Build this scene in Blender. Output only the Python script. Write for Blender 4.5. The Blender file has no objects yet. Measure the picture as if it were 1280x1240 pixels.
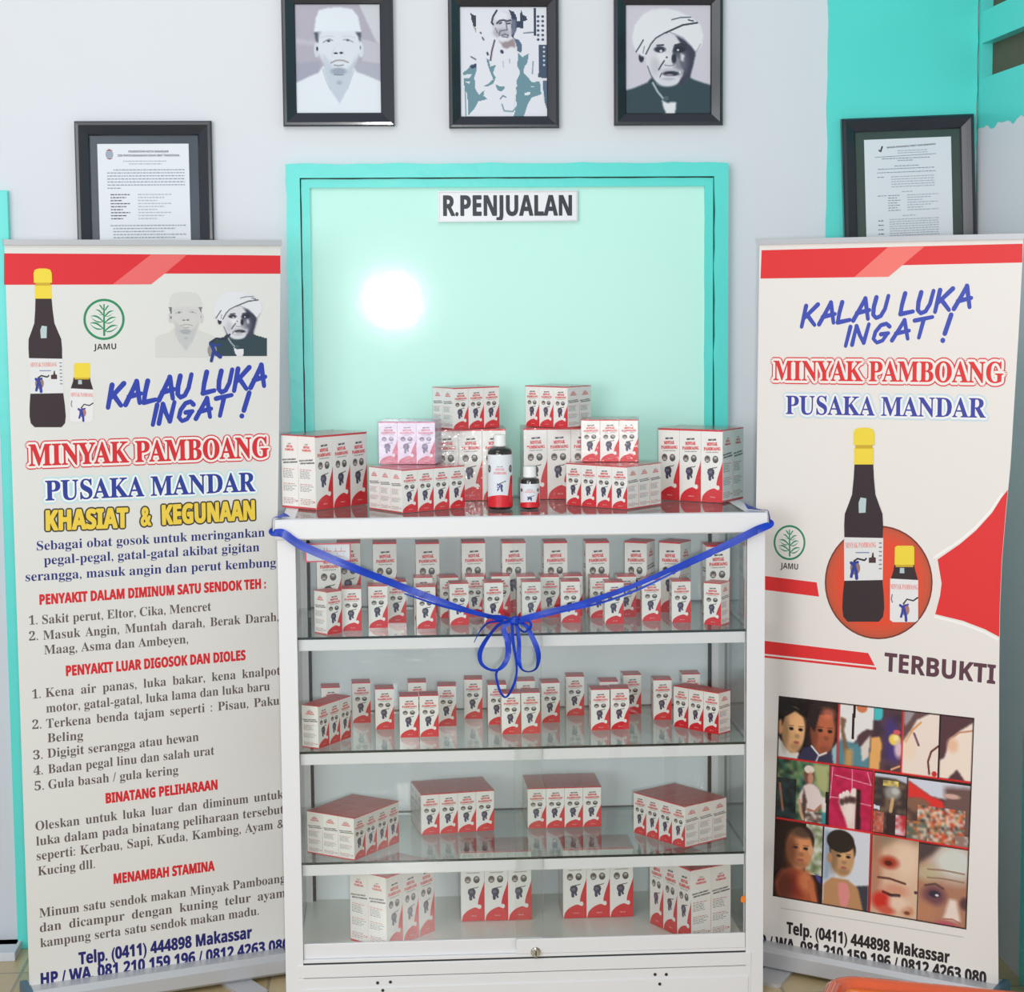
import bpy, bmesh, math, random
import numpy as np
from mathutils import Vector, Matrix

random.seed(7)
rng = np.random.default_rng(7)
scene = bpy.context.scene
col = scene.collection
PI = math.pi
R = math.radians

# ------------------------------------------------------------------ camera
W, H, F = 1280, 1240, 2500.0
CAM = Vector((-0.3125, -4.4503, 1.6288))
PITCH, YAW, ROLL = 0.1026, -0.0647, -0.0081
def _axes(p, yw, r):
    fwd = Vector((-math.sin(yw) * math.cos(p), math.cos(yw) * math.cos(p), -math.sin(p)))
    right = Vector((math.cos(yw), math.sin(yw), 0.0))
    up = right.cross(fwd)
    c, s = math.cos(r), math.sin(r)
    return c * right + s * up, -s * right + c * up, fwd
AX, AY, AZ = _axes(PITCH, YAW, ROLL)
cam_data = bpy.data.cameras.new('camera')
cam_data.sensor_fit = 'HORIZONTAL'
cam_data.sensor_width = 36.0
cam_data.lens = F / W * 36.0
cam_data.clip_start, cam_data.clip_end = 0.05, 60
cam = bpy.data.objects.new('camera', cam_data)
col.objects.link(cam)
cam.matrix_world = Matrix(((AX.x, AY.x, -AZ.x, CAM.x), (AX.y, AY.y, -AZ.y, CAM.y), (AX.z, AY.z, -AZ.z, CAM.z), (0, 0, 0, 1)))
scene.camera = cam

# ------------------------------------------------------------------ light
scene.view_settings.view_transform = 'Standard'
scene.view_settings.look = 'None'
scene.view_settings.gamma = 1.0
scene.view_settings.use_curve_mapping = False
scene.view_settings.exposure = 0.02
scene.cycles.transparent_max_bounces = 48
scene.cycles.max_bounces = 10

world = bpy.data.worlds.new('world')
scene.world = world
world.use_nodes = True
bg = world.node_tree.nodes['Background']
bg.inputs[0].default_value = (0.86, 0.93, 1.0, 1)
bg.inputs[1].default_value = 0.60

def area(name, loc, target, size, power, color, size_y=None):
    l = bpy.data.lights.new(name, 'AREA')
    l.energy, l.color, l.size = power, color, size
    if size_y:
        l.shape, l.size_y = 'RECTANGLE', size_y
    o = bpy.data.objects.new(name, l)
    col.objects.link(o)
    o.location = loc
    d = Vector(target) - Vector(loc)
    o.rotation_euler = d.to_track_quat('-Z', 'Y').to_euler()
    return o
area('ceiling_lamp', (-1.1, -2.0, 3.2), (0.3, 0.2, 0.9), 1.6, 19, (1.0, 0.98, 0.95))
area('shopfront_daylight', (-2.9, -5.0, 1.7), (0.3, 0.3, 1.0), 2.4, 80, (0.98, 0.99, 1.0), 1.9)
area('flash_lamp', (-0.25, -4.62, 1.585), (-0.1, 0.3, 1.0), 0.11, 44, (1.0, 0.98, 0.96))

# ------------------------------------------------------------------ points on the room's planes
ZO = 1.1235
def ray(px, py):
    return AZ + AX * ((px - W / 2) / F) - AY * ((py - H / 2) / F)
def at_y(px, py, Y):
    d = ray(px, py)
    return CAM + d * ((Y - CAM.y) / d.y)
def at_z(px, py, Z):
    d = ray(px, py)
    return CAM + d * ((Z - CAM.z) / d.z)
def at_x(px, py, X):
    d = ray(px, py)
    return CAM + d * ((X - CAM.x) / d.x)

# ------------------------------------------------------------------ colours and materials
def lin(c):
    c = c / 255.0
    return c / 12.92 if c <= 0.04045 else ((c + 0.055) / 1.055) ** 2.4
def rgb(r, g, b):
    return (lin(r), lin(g), lin(b), 1.0)
def material(name, color, rough=0.5, metal=0.0, spec=0.5, coat=0.0, bump=0.0, bump_scale=60.0, var=0.0, var_scale=4.0):
    m = bpy.data.materials.new(name)
    m.use_nodes = True
    nt = m.node_tree
    p = nt.nodes['Principled BSDF']
    p.inputs['Base Color'].default_value = color
    p.inputs['Roughness'].default_value = rough
    p.inputs['Metallic'].default_value = metal
    p.inputs['Specular IOR Level'].default_value = spec
    p.inputs['Coat Weight'].default_value = coat
    p.inputs['Coat Roughness'].default_value = 0.08
    if bump or var:
        tc = nt.nodes.new('ShaderNodeTexCoord')
    if var:
        n = nt.nodes.new('ShaderNodeTexNoise')
        n.inputs['Scale'].default_value = var_scale
        n.inputs['Detail'].default_value = 5
        nt.links.new(tc.outputs['Object'], n.inputs['Vector'])
        mx = nt.nodes.new('ShaderNodeMix')
        mx.data_type = 'RGBA'
        mx.inputs[6].default_value = tuple(c * (1 - var) for c in color[:3]) + (1,)
        mx.inputs[7].default_value = tuple(min(1, c * (1 + var)) for c in color[:3]) + (1,)
        nt.links.new(n.outputs['Fac'], mx.inputs[0])
        nt.links.new(mx.outputs[2], p.inputs['Base Color'])
    if bump:
        n2 = nt.nodes.new('ShaderNodeTexNoise')
        n2.inputs['Scale'].default_value = bump_scale
        n2.inputs['Detail'].default_value = 4
        nt.links.new(tc.outputs['Object'], n2.inputs['Vector'])
        b = nt.nodes.new('ShaderNodeBump')
        b.inputs['Strength'].default_value = bump
        b.inputs['Distance'].default_value = 0.01
        nt.links.new(n2.outputs['Fac'], b.inputs['Height'])
        nt.links.new(b.outputs['Normal'], p.inputs['Normal'])
    return m
def print_material(name, rough, coat=0.0):
    m = bpy.data.materials.new(name)
    m.use_nodes = True
    nt = m.node_tree
    p = nt.nodes['Principled BSDF']
    a = nt.nodes.new('ShaderNodeAttribute')
    a.attribute_name = 'ink'
    nt.links.new(a.outputs['Color'], p.inputs['Base Color'])
    p.inputs['Roughness'].default_value = rough
    p.inputs['Coat Weight'].default_value = coat
    p.inputs['Coat Roughness'].default_value = 0.12
    return m
def glass_material(name, tint, rough=0.0, ior=1.5, bump=0.0, scale=30.0, haze=0.0, haze_color=(1, 1, 1, 1)):
    m = bpy.data.materials.new(name)
    m.use_nodes = True
    nt = m.node_tree
    nt.nodes.remove(nt.nodes['Principled BSDF'])
    out = nt.nodes['Material Output']
    t = nt.nodes.new('ShaderNodeBsdfTransparent')
    t.inputs[0].default_value = tint
    g = nt.nodes.new('ShaderNodeBsdfGlossy')
    g.inputs['Roughness'].default_value = rough
    fr = nt.nodes.new('ShaderNodeFresnel')
    geo = nt.nodes.new('ShaderNodeNewGeometry')      # thin pane: the same reflection on the way in and out
    ma = nt.nodes.new('ShaderNodeMath')
    ma.operation = 'MULTIPLY_ADD'
    ma.inputs[1].default_value = 1.0 / ior - ior
    ma.inputs[2].default_value = ior
    nt.links.new(geo.outputs['Backfacing'], ma.inputs[0])
    nt.links.new(ma.outputs[0], fr.inputs['IOR'])
    mx = nt.nodes.new('ShaderNodeMixShader')
    base = t
    if haze:
        d = nt.nodes.new('ShaderNodeBsdfDiffuse')
        d.inputs[0].default_value = haze_color
        mh = nt.nodes.new('ShaderNodeMixShader')
        mh.inputs[0].default_value = haze
        nt.links.new(t.outputs[0], mh.inputs[1])
        nt.links.new(d.outputs[0], mh.inputs[2])
        base = mh
    nt.links.new(fr.outputs[0], mx.inputs[0])
    nt.links.new(base.outputs[0], mx.inputs[1])
    nt.links.new(g.outputs[0], mx.inputs[2])
    if bump:
        tc = nt.nodes.new('ShaderNodeTexCoord')
        n = nt.nodes.new('ShaderNodeTexNoise')
        n.inputs['Scale'].default_value = scale
        n.inputs['Detail'].default_value = 3
        nt.links.new(tc.outputs['Object'], n.inputs['Vector'])
        b = nt.nodes.new('ShaderNodeBump')
        b.inputs['Strength'].default_value = bump
        b.inputs['Distance'].default_value = 0.004
        nt.links.new(n.outputs['Fac'], b.inputs['Height'])
        nt.links.new(b.outputs['Normal'], g.inputs['Normal'])
        nt.links.new(b.outputs['Normal'], fr.inputs['Normal'])
    nt.links.new(mx.outputs[0], out.inputs['Surface'])
    return m

M = {
    'wall': material('white_wall_paint', rgb(220, 222, 227), 0.6, bump=0.05, bump_scale=25, var=0.012),
    'teal': material('teal_enamel_paint', rgb(92, 222, 213), 0.33, bump=0.10, bump_scale=18, var=0.04, var_scale=6),
    'mint': material('mint_gloss_panel', rgb(203, 249, 237), 0.075, spec=0.15, var=0.01, bump=0.018, bump_scale=9),
    'door': material('grey_white_door_paint', rgb(206, 211, 219), 0.5, var=0.02),
    'alu': material('white_coated_aluminium', rgb(229, 229, 231), 0.32, var=0.006),
    'dark': material('near_black', rgb(28, 32, 34), 0.5),
    'edge': material('dark_green_glass_edge', rgb(14, 34, 30), 0.15),
    'silver': material('satin_silver', rgb(196, 197, 200), 0.38, metal=0.35),
    'steel': material('polished_steel', rgb(190, 188, 180), 0.18, metal=1.0),
    'cap': material('blue_grey_plastic', rgb(70, 98, 118), 0.4),
    'frame': material('black_lacquered_wood', rgb(30, 33, 43), 0.28, coat=0.3),
    'mat_navy': material('dark_mat_board', rgb(44, 58, 72), 0.25, var=0.35, var_scale=9),
    'mat_green': material('dark_green_mat_board', rgb(62, 76, 70), 0.25, var=0.25, var_scale=9),
    'paper': material('white_paper', rgb(228, 231, 236), 0.7),
    'sheet': material('banner_vinyl', rgb(224, 223, 219), 0.42),
    'sheet_warm': material('warm_banner_vinyl', rgb(234, 228, 223), 0.42),
    'plaque': material('white_plaque', rgb(234, 234, 238), 0.35),
    'ribbon': material('blue_satin_ribbon', rgb(2, 56, 178), 0.30, spec=0.38, var=0.55, var_scale=30),  # mottling paints satin highlights and navy shading into the blue
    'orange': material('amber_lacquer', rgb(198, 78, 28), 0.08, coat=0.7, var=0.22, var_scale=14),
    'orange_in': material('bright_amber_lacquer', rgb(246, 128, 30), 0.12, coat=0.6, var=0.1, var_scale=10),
    'wood': material('dark_brown_wood', rgb(92, 80, 62), 0.7, var=0.15, var_scale=20),
    'bottle': material('dark_brown_glass', rgb(24, 16, 16), 0.06, coat=0.5),
    'white_cap': material('white_plastic', rgb(238, 238, 236), 0.35),
    'sticker': material('orange_sticker', rgb(235, 130, 40), 0.5),
    'board': material('laminate_board', rgb(222, 223, 216), 0.3, var=0.03, var_scale=12),
    'ink': print_material('banner_ink', 0.42),
    'photo': print_material('photo_paper', 0.2, 0.2),
    'carton': print_material('carton_board', 0.34, 0.2),
    'glass': glass_material('clear_glass', (0.985, 0.995, 0.99, 1)),
    'shelf_glass': glass_material('green_tinted_glass', (0.93, 0.975, 0.965, 1)),
    'back_glass': glass_material('milky_back_glass', (0.97, 0.99, 0.985, 1), haze=0.95, haze_color=rgb(243, 252, 255)),
    'film': glass_material('shrink_film', (0.995, 0.995, 0.995, 1), 0.10, 1.4, 0.35, 70.0, 0.02),
    'film_glare': glass_material('painted_violet_glare_film', (0.97, 0.93, 1.0, 1), 0.16, 1.5, 0.35, 60.0, 0.24, rgb(228, 222, 252)),  # reflected violet glare painted in as tint and diffuse haze
}
def tile_material():
    m = material('tan_floor_tile', rgb(176, 154, 112), 0.25)
    nt = m.node_tree
    p = nt.nodes['Principled BSDF']
    tc = nt.nodes.new('ShaderNodeTexCoord')
    br = nt.nodes.new('ShaderNodeTexBrick')
    br.offset = 0.0
    br.inputs['Color1'].default_value = rgb(186, 166, 124)
    br.inputs['Color2'].default_value = rgb(170, 148, 104)
    br.inputs['Mortar'].default_value = rgb(120, 110, 92)
    br.inputs['Scale'].default_value = 1.0
    br.inputs['Mortar Size'].default_value = 0.004
    br.inputs['Brick Width'].default_value = 0.3
    br.inputs['Row Height'].default_value = 0.3
    n = nt.nodes.new('ShaderNodeTexNoise')
    n.inputs['Scale'].default_value = 14
    mx = nt.nodes.new('ShaderNodeMix')
    mx.data_type = 'RGBA'
    mx.inputs[7].default_value = rgb(196, 178, 138)
    mt = nt.nodes.new('ShaderNodeMath')
    mt.operation = 'MULTIPLY'
    mt.inputs[1].default_value = 0.5
    nt.links.new(tc.outputs['Object'], br.inputs['Vector'])
    nt.links.new(tc.outputs['Object'], n.inputs['Vector'])
    nt.links.new(n.outputs['Fac'], mt.inputs[0])
    nt.links.new(mt.outputs[0], mx.inputs[0])
    nt.links.new(br.outputs['Color'], mx.inputs[6])
    nt.links.new(mx.outputs[2], p.inputs['Base Color'])
    return m
M['tile'] = tile_material()

# ------------------------------------------------------------------ object helpers
def tag(o, label=None, cat=None, group=None, kind=None):
    if label: o['label'] = label
    if cat: o['category'] = cat
    if group: o['group'] = group
    if kind: o['kind'] = kind
    return o
def thing(name, loc, label, cat, group=None, rz=0.0):
    o = bpy.data.objects.new(name, None)
    o.empty_display_size = 0.05
    col.objects.link(o)
    o.location = loc
    o.rotation_euler = (0, 0, rz)
    return tag(o, label, cat, group)
def world_of(o):
    m = Matrix.LocRotScale(o.location, o.rotation_euler, None)
    return world_of(o.parent) @ m if o.parent else m
class MB:
    """Collects boxes, lofts and tubes; build() links them as one mesh object."""
    def __init__(self):
        self.v, self.f, self.mi, self.sm = [], [], [], []
    def add(self, verts, faces, mi=0, smooth=False):
        b = len(self.v)
        self.v += [Vector(p) for p in verts]
        for f in faces:
            self.f.append([b + i for i in f]); self.mi.append(mi); self.sm.append(smooth)
    def box(self, x0, x1, y0, y1, z0, z1, mi=0, bev=0.0, mis=None):
        """mis: material index per face (-z, +z, -y, +x, +y, -x)"""
        if bev <= 0:
            v = [(x0, y0, z0), (x1, y0, z0), (x1, y1, z0), (x0, y1, z0), (x0, y0, z1), (x1, y0, z1), (x1, y1, z1), (x0, y1, z1)]
            fs = [(0, 3, 2, 1), (4, 5, 6, 7), (0, 1, 5, 4), (1, 2, 6, 5), (2, 3, 7, 6), (3, 0, 4, 7)]
            if mis:
                for f, k in zip(fs, mis): self.add(v, [f], k)
            else:
                self.add(v, fs, mi)
            return
        bm = bmesh.new()
        bmesh.ops.create_cube(bm, size=1.0)
        bmesh.ops.scale(bm, vec=(x1 - x0, y1 - y0, z1 - z0), verts=bm.verts)
        bmesh.ops.translate(bm, vec=((x0 + x1) / 2, (y0 + y1) / 2, (z0 + z1) / 2), verts=bm.verts)
        bmesh.ops.bevel(bm, geom=bm.edges[:], offset=bev, segments=2, affect='EDGES', profile=0.6)
        bm.verts.index_update()
        self.add([v.co.copy() for v in bm.verts], [[v.index for v in f.verts] for f in bm.faces], mi)
        bm.free()
    def loft(self, rings, close=True, caps=True, mi=0, smooth=False):
        n = len(rings[0])
        v = [p for r in rings for p in r]
        fs = []
        for k in range(len(rings) - 1):
            for i in range(n if close else n - 1):
                j = (i + 1) % n
                fs.append((k * n + i, k * n + j, (k + 1) * n + j, (k + 1) * n + i))
        self.add(v, fs, mi, smooth)
        if caps:
            self.add(rings[0], [list(range(n))[::-1]], mi)
            self.add(rings[-1], [list(range(n))], mi)
    def lathe(self, prof, c, seg=32, mi=0):
        rings = [[(c[0] + r * math.cos(2 * PI * i / seg), c[1] + r * math.sin(2 * PI * i / seg), c[2] + z) for i in range(seg)] for r, z in prof]
        self.loft(rings, mi=mi, smooth=True)
    def tube(self, pts, r, seg=10, mi=0):
        rings = []
        for k, p in enumerate(pts):
            p = Vector(p)
            t = (Vector(pts[min(k + 1, len(pts) - 1)]) - Vector(pts[max(k - 1, 0)])).normalized()
            a = t.orthogonal().normalized(); b = t.cross(a)
            rings.append([p + a * (r * math.cos(2 * PI * i / seg)) + b * (r * math.sin(2 * PI * i / seg)) for i in range(seg)])
        self.loft(rings, mi=mi, smooth=True)
    def build(self, name, mats, parent=None, local=False):
        me = bpy.data.meshes.new(name)
        vs = self.v
        if parent is not None and not local:
            inv = world_of(parent).inverted()
            vs = [inv @ p for p in vs]
        me.from_pydata([tuple(p) for p in vs], [], self.f)
        for m in (mats if isinstance(mats, (list, tuple)) else [mats]):
            me.materials.append(m)
        me.polygons.foreach_set('material_index', self.mi)
        me.polygons.foreach_set('use_smooth', self.sm)
        bm = bmesh.new(); bm.from_mesh(me)
        bmesh.ops.remove_doubles(bm, verts=bm.verts, dist=1e-6)
        bmesh.ops.recalc_face_normals(bm, faces=bm.faces)
        bm.to_mesh(me); bm.free()
        o = bpy.data.objects.new(name, me)
        col.objects.link(o)
        o.parent = parent
        return o
def structure(name, mb, mats, parent=None):
    o = mb.build(name, mats, parent)
    if parent is None: o['kind'] = 'structure'
    return o

# ------------------------------------------------------------------ lettering and flat print
def _math_alpha(s, A, a, d):
    o = ''
    for ch in s:
        if 'A' <= ch <= 'Z': o += chr(A + ord(ch) - 65)
        elif 'a' <= ch <= 'z': o += chr(a + ord(ch) - 97)
        elif '0' <= ch <= '9': o += chr(d + ord(ch) - 48)
        else: o += ch
    return o
STYLES = {'serif': lambda s: _math_alpha(s, 0x1D400, 0x1D41A, 0x1D7CE),
          'sans': lambda s: _math_alpha(s, 0x1D5D4, 0x1D5EE, 0x1D7EC),
          'plain': lambda s: s}
_cache = {}
def glyphs(s, style, space=1.0):
    """2D polygons of a line of lettering: (points, faces), baseline at 0, letter height about 0.7"""
    key = (s, style, space)
    if key in _cache: return _cache[key]
    c = bpy.data.curves.new('lettering', 'FONT')
    c.body = STYLES[style](s)
    c.resolution_u = 3
    c.space_word = space
    o = bpy.data.objects.new('lettering', c)
    col.objects.link(o)
    dg = bpy.context.evaluated_depsgraph_get()
    ev = o.evaluated_get(dg)
    me = ev.to_mesh()
    pts = np.array([(v.co.x, v.co.y) for v in me.vertices]).reshape(-1, 2)
    fs = [tuple(p.vertices) for p in me.polygons]
    ev.to_mesh_clear()
    bpy.data.objects.remove(o); bpy.data.curves.remove(c)
    _cache[key] = (pts, fs)
    return _cache[key]
class Art:
    """Flat coloured print: polygons in a plane's own metres, stacked in thin layers."""
    def __init__(self):
        self.items = []
    def poly(self, pts, color, layer=0):
        self.items.append((np.array(pts, float), [tuple(range(len(pts)))], color, layer))
    def ellipse(self, cx, cy, rx, ry, color, layer=0, n=28, rot=0.0):
        a = np.linspace(0, 2 * PI, n, endpoint=False)
        x, y = rx * np.cos(a), ry * np.sin(a)
        self.poly(np.stack([cx + x * math.cos(rot) - y * math.sin(rot), cy + x * math.sin(rot) + y * math.cos(rot)], 1), color, layer)
    def ring(self, cx, cy, rx, ry, t, color, layer=0, n=40):
        a = np.linspace(0, 2 * PI, n, endpoint=False)
        o = np.stack([cx + rx * np.cos(a), cy + ry * np.sin(a)], 1)
        i = np.stack([cx + (rx - t) * np.cos(a), cy + (ry - t) * np.sin(a)], 1)
        self.items.append((np.concatenate([o, i]), [(k, (k + 1) % n, n + (k + 1) % n, n + k) for k in range(n)], color, layer))
    def stroke(self, pts, w, color, layer=0, w_end=None):
        pts = np.array(pts, float)
        w_end = w if w_end is None else w_end
        ws = np.linspace(w, w_end, len(pts)) / 2
        t = np.gradient(pts, axis=0) if len(pts) > 2 else np.repeat([pts[1] - pts[0]], 2, 0)
        t /= np.linalg.norm(t, axis=1)[:, None] + 1e-12
        n = np.stack([-t[:, 1], t[:, 0]], 1)
        a, b = pts + n * ws[:, None], pts - n * ws[:, None]
        k = len(pts)
        self.items.append((np.concatenate([a, b]), [(i, i + 1, k + i + 1, k + i) for i in range(k - 1)], color, layer))
        for p, r in ((pts[0], ws[0]), (pts[-1], ws[-1])):
            self.ellipse(p[0], p[1], r, r, color, layer, 10)
    def text(self, s, style, p0, p1, cap, color, layer=0, bold=0.0, shear=0.0, space=1.0, steps=10, natural=0.7):
        """one line set between two points of its baseline; bold: metres the letters grow outwards"""
        g, fs = glyphs(s, style, space)
        if len(g) == 0: return
        p0, p1 = np.array(p0, float), np.array(p1, float)
        ln = np.linalg.norm(p1 - p0)
        d = (p1 - p0) / ln
        up = np.array([-d[1], d[0]])
        x0, x1 = g[:, 0].min(), g[:, 0].max()
        sx, sy = ln / (x1 - x0), cap / natural
        lx = (g[:, 0] - x0) * sx + g[:, 1] * sy * shear
        pts = p0 + lx[:, None] * d + (g[:, 1] * sy)[:, None] * up
        shifts = [(0.0, 0.0)]
        if bold:
            shifts += [(bold * math.cos(2 * PI * k / steps), bold * math.sin(2 * PI * k / steps)) for k in range(steps)]
        for sh in shifts:
            self.items.append((pts + np.array(sh), fs, color, layer))
    def build(self, name, mat, mapping, parent, eps=0.00016, local=False):
        """mapping(points Nx2, offset) -> Nx3"""
        V, Fs, cols = [], [], []
        b, tiny = 0, 0
        for pts, fs, color, layer in self.items:
            tiny = (tiny + 1) % 60
            V.append(mapping(pts, (layer + 1) * eps + tiny * 1.6e-6))
            for f in fs:
                Fs.append([b + i for i in f])
                cols += [color] * len(f)
            b += len(pts)
        return mesh_with_ink(name, np.concatenate(V), Fs, cols, mat, parent, local)
def mesh_with_ink(name, V, Fs, cols, mat, parent, local=False):
    if parent is not None and not local:
        inv = np.array(world_of(parent).inverted())
        V = V @ inv[:3, :3].T + inv[:3, 3]
    me = bpy.data.meshes.new(name)
    me.from_pydata([tuple(p) for p in V], [], Fs)
    at = me.color_attributes.new('ink', 'FLOAT_COLOR', 'CORNER')
    at.data.foreach_set('color', np.array(cols, np.float32).reshape(-1))
    me.materials.append(mat)
    o = bpy.data.objects.new(name, me)
    col.objects.link(o)
    o.parent = parent
    return o
class Plane:
    """A flat face in the room: origin, unit directions along it and out of it."""
    def __init__(self, o, du, dv):
        self.o, self.u, self.v = Vector(o), Vector(du).normalized(), Vector(dv).normalized()
        self.n = self.u.cross(self.v).normalized()
    def uv(self, px, py):
        d = ray(px, py)
        t = (self.o - CAM).dot(self.n) / d.dot(self.n)
        p = CAM + d * t - self.o
        a = self.u.dot(self.v)
        pu, pv = p.dot(self.u), p.dot(self.v)
        return ((pu - a * pv) / (1 - a * a), (pv - a * pu) / (1 - a * a))
    def map(self, pts, off=0.0):
        return np.array(self.o) + pts[:, :1] * np.array(self.u) + pts[:, 1:2] * np.array(self.v) + off * np.array(self.n)
    def point(self, u, v, off=0.0):
        return self.o + self.u * u + self.v * v + self.n * off

class Canvas:
    """Small painted picture; window gives the coordinates one paints in (y down)."""
    def __init__(self, w, h, window, base):
        self.w, self.h = w, h
        x0, y0, x1, y1 = window
        self.win = window
        self.X, self.Y = np.meshgrid(x0 + (np.arange(w) + 0.5) / w * (x1 - x0), y0 + (np.arange(h) + 0.5) / h * (y1 - y0))
        self.a = np.zeros((h, w, 3)) + np.array(base, float)
        self.px = (x1 - x0) / w
        self.clip = None
    def _mix(self, m, c, alpha):
        if self.clip is not None:
            x0, y0, x1, y1 = self.clip
            m = m * ((self.X >= x0) & (self.X <= x1) & (self.Y >= y0) & (self.Y <= y1))
        m = (m * alpha)[..., None]
        self.a = self.a * (1 - m) + np.array(c, float) * m
    def blur(self, m, r):
        r = int(round(r / self.px))
        for ax in (0, 1):
            if r > 0:
                acc = np.zeros_like(m)
                pad = np.pad(m, [(r, r) if k == ax else (0, 0) for k in (0, 1)], mode='edge')
                for s in range(2 * r + 1):
                    acc += pad[s:s + m.shape[0], :] if ax == 0 else pad[:, s:s + m.shape[1]]
                m = acc / (2 * r + 1)
        return m
    def ell(self, cx, cy, rx, ry, c, soft=0.15, alpha=1.0, rot=0.0):
        dx, dy = self.X - cx, self.Y - cy
        if rot:
            dx, dy = dx * math.cos(rot) + dy * math.sin(rot), -dx * math.sin(rot) + dy * math.cos(rot)
        d = np.sqrt((dx / rx) ** 2 + (dy / ry) ** 2)
        soft = max(soft, 0.7 * self.px / min(rx, ry))
        self._mix(np.clip((1 + soft / 2 - d) / soft, 0, 1), c, alpha)
    def poly(self, pts, c, soft=0.0, alpha=1.0):
        ins = np.zeros(self.X.shape, bool)
        n = len(pts)
        for i in range(n):
            (xa, ya), (xb, yb) = pts[i], pts[(i + 1) % n]
            if ya == yb: continue
            cond = ((ya > self.Y) != (yb > self.Y)) & (self.X < (xb - xa) * (self.Y - ya) / (yb - ya) + xa)
            ins ^= cond
        m = ins.astype(float)
        if soft: m = self.blur(m, soft)
        self._mix(m, c, alpha)
    def line(self, pts, w, c, alpha=1.0):
        d = np.full(self.X.shape, 1e9)
        for (xa, ya), (xb, yb) in zip(pts[:-1], pts[1:]):
            L = (xb - xa) ** 2 + (yb - ya) ** 2 + 1e-9
            t = np.clip(((self.X - xa) * (xb - xa) + (self.Y - ya) * (yb - ya)) / L, 0, 1)
            d = np.minimum(d, np.hypot(self.X - xa - t * (xb - xa), self.Y - ya - t * (yb - ya)))
        self._mix(np.clip((w / 2 + self.px * 0.5 - d) / self.px, 0, 1), c, alpha)
    def mottle(self, box, colors, cell, alpha=1.0):
        x0, y0, x1, y1 = box
        ix = ((self.X - x0) / cell).astype(int) % 97; iy = ((self.Y - y0) / cell).astype(int) % 97
        k = rng.integers(0, len(colors), (97, 97))[iy, ix]
        img = np.array(colors, float)[k]
        for ch in range(3): img[..., ch] = self.blur(self.blur(img[..., ch], cell * 0.45), cell * 0.3)
        m = ((self.X >= x0) & (self.X <= x1) & (self.Y >= y0) & (self.Y <= y1)).astype(float) * alpha
        self.a = self.a * (1 - m[..., None]) + img * m[..., None]
    def build(self, name, mat, plane, corners, off, parent, skip=None):
        """corners: uv of top left, top right, bottom right, bottom left"""
        w, h = self.w, self.h
        tl, tr, br, bl = [np.array(c, float) for c in corners]
        s, t = np.meshgrid(np.linspace(0, 1, w + 1), np.linspace(0, 1, h + 1))
        s, t = s[..., None], t[..., None]
        P = (tl * (1 - s) + tr * s) * (1 - t) + (bl * (1 - s) + br * s) * t
        V = plane.map(P.reshape(-1, 2), off)
        i = np.arange(h)[:, None] * (w + 1) + np.arange(w)[None, :]
        q = np.stack([i, i + w + 1, i + w + 2, i + 1], -1).reshape(-1, 4)
        c = np.clip(self.a, 0, 255) / 255.0
        c = np.where(c <= 0.04045, c / 12.92, ((c + 0.055) / 1.055) ** 2.4).reshape(-1, 3)
        if skip is not None:
            keep = ~skip(self).reshape(-1)
            q, c = q[keep], c[keep]
        cols = np.concatenate([np.repeat(c, 4, 0), np.ones((len(c) * 4, 1))], 1)
        return mesh_with_ink(name, V, q.tolist(), cols, mat, parent)

# ================================================================== the setting
YW = 0.50                                   # the back wall's face
TOP = 2.75
corner = at_y(1221, 150, YW)
XR = corner.x                               # the side wall's face
mb = MB(); mb.box(-2.6, XR + 0.6, -3.4, YW + 0.2, -0.1, 0.0); structure('floor', mb, M['tile'])
mb = MB(); mb.box(-2.6, XR + 0.2, YW, YW + 0.15, 0, TOP); structure('wall_back', mb, M['wall'])

# side wall with the teal ventilation slots
zb = at_x(1229, 155, XR).z
g2a, g2b = at_x(1238, 94.4, XR).z, at_x(1238, 50, XR).z
g1a = at_x(1238, 9.7, XR).z
yj = at_x(1227, 50, XR).y
DEP = 0.028
mb = MB()
mb.box(XR, XR + 0.15, -2.2, YW, 0, zb, 0)
mb.box(XR, XR + 0.15, yj, YW, zb, TOP, 1)
mb.box(XR, XR + 0.15, -2.2, yj, zb, g2a, 1)
mb.box(XR, XR + 0.15, -2.2, yj, g2b, g1a, 1)
mb.box(XR, XR + 0.15, -2.2, yj, g1a + (g2b - g2a), TOP, 1)
# brushed edge of the paint, dipping a little below the line
k = 60
ys = np.linspace(-1.2, YW - 0.001, k)
low = [zb - 0.010 - 0.010 * math.sin(i * 1.7) * math.sin(i * 0.53 + 1) for i in range(k)]
mb.loft([[(XR - 0.0006, ys[i], low[i]), (XR - 0.0006, ys[i], zb + 0.001), (XR + 0.0001, ys[i], zb + 0.001), (XR + 0.0001, ys[i], low[i])] for i in range(k)], mi=1)
structure('wall_right', mb, [M['wall'], M['teal']])
w2 = thing('window_2', (XR, yj, g2a), None, None); w2['kind'] = 'structure'
mb = MB()
mb.box(XR + DEP, XR + 0.14, -2.2, yj, g2a, g2b, 0)
mb.box(XR + DEP, XR + 0.14, -2.2, yj, g1a, g1a + (g2b - g2a), 0)
structure('slat', mb, M['wood'], w2)

# teal painted pilaster in the corner
xa = at_y(1034, 150, YW).x
mb = MB()
k = 70
zs = np.linspace(0, TOP, k)
e = [xa + 0.0025 * math.sin(i * 1.3) * math.sin(i * 0.4) for i in range(k)]
mb.loft([[(e[i], YW - 0.010, zs[i]), (XR - 0.004 - 0.002 * math.sin(i * 2.1), YW - 0.010, zs[i]), (XR - 0.004, YW + 0.001, zs[i]), (e[i] - 0.001, YW + 0.001, zs[i])] for i in range(k)])
structure('trim_1', mb, M['teal'])
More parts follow.
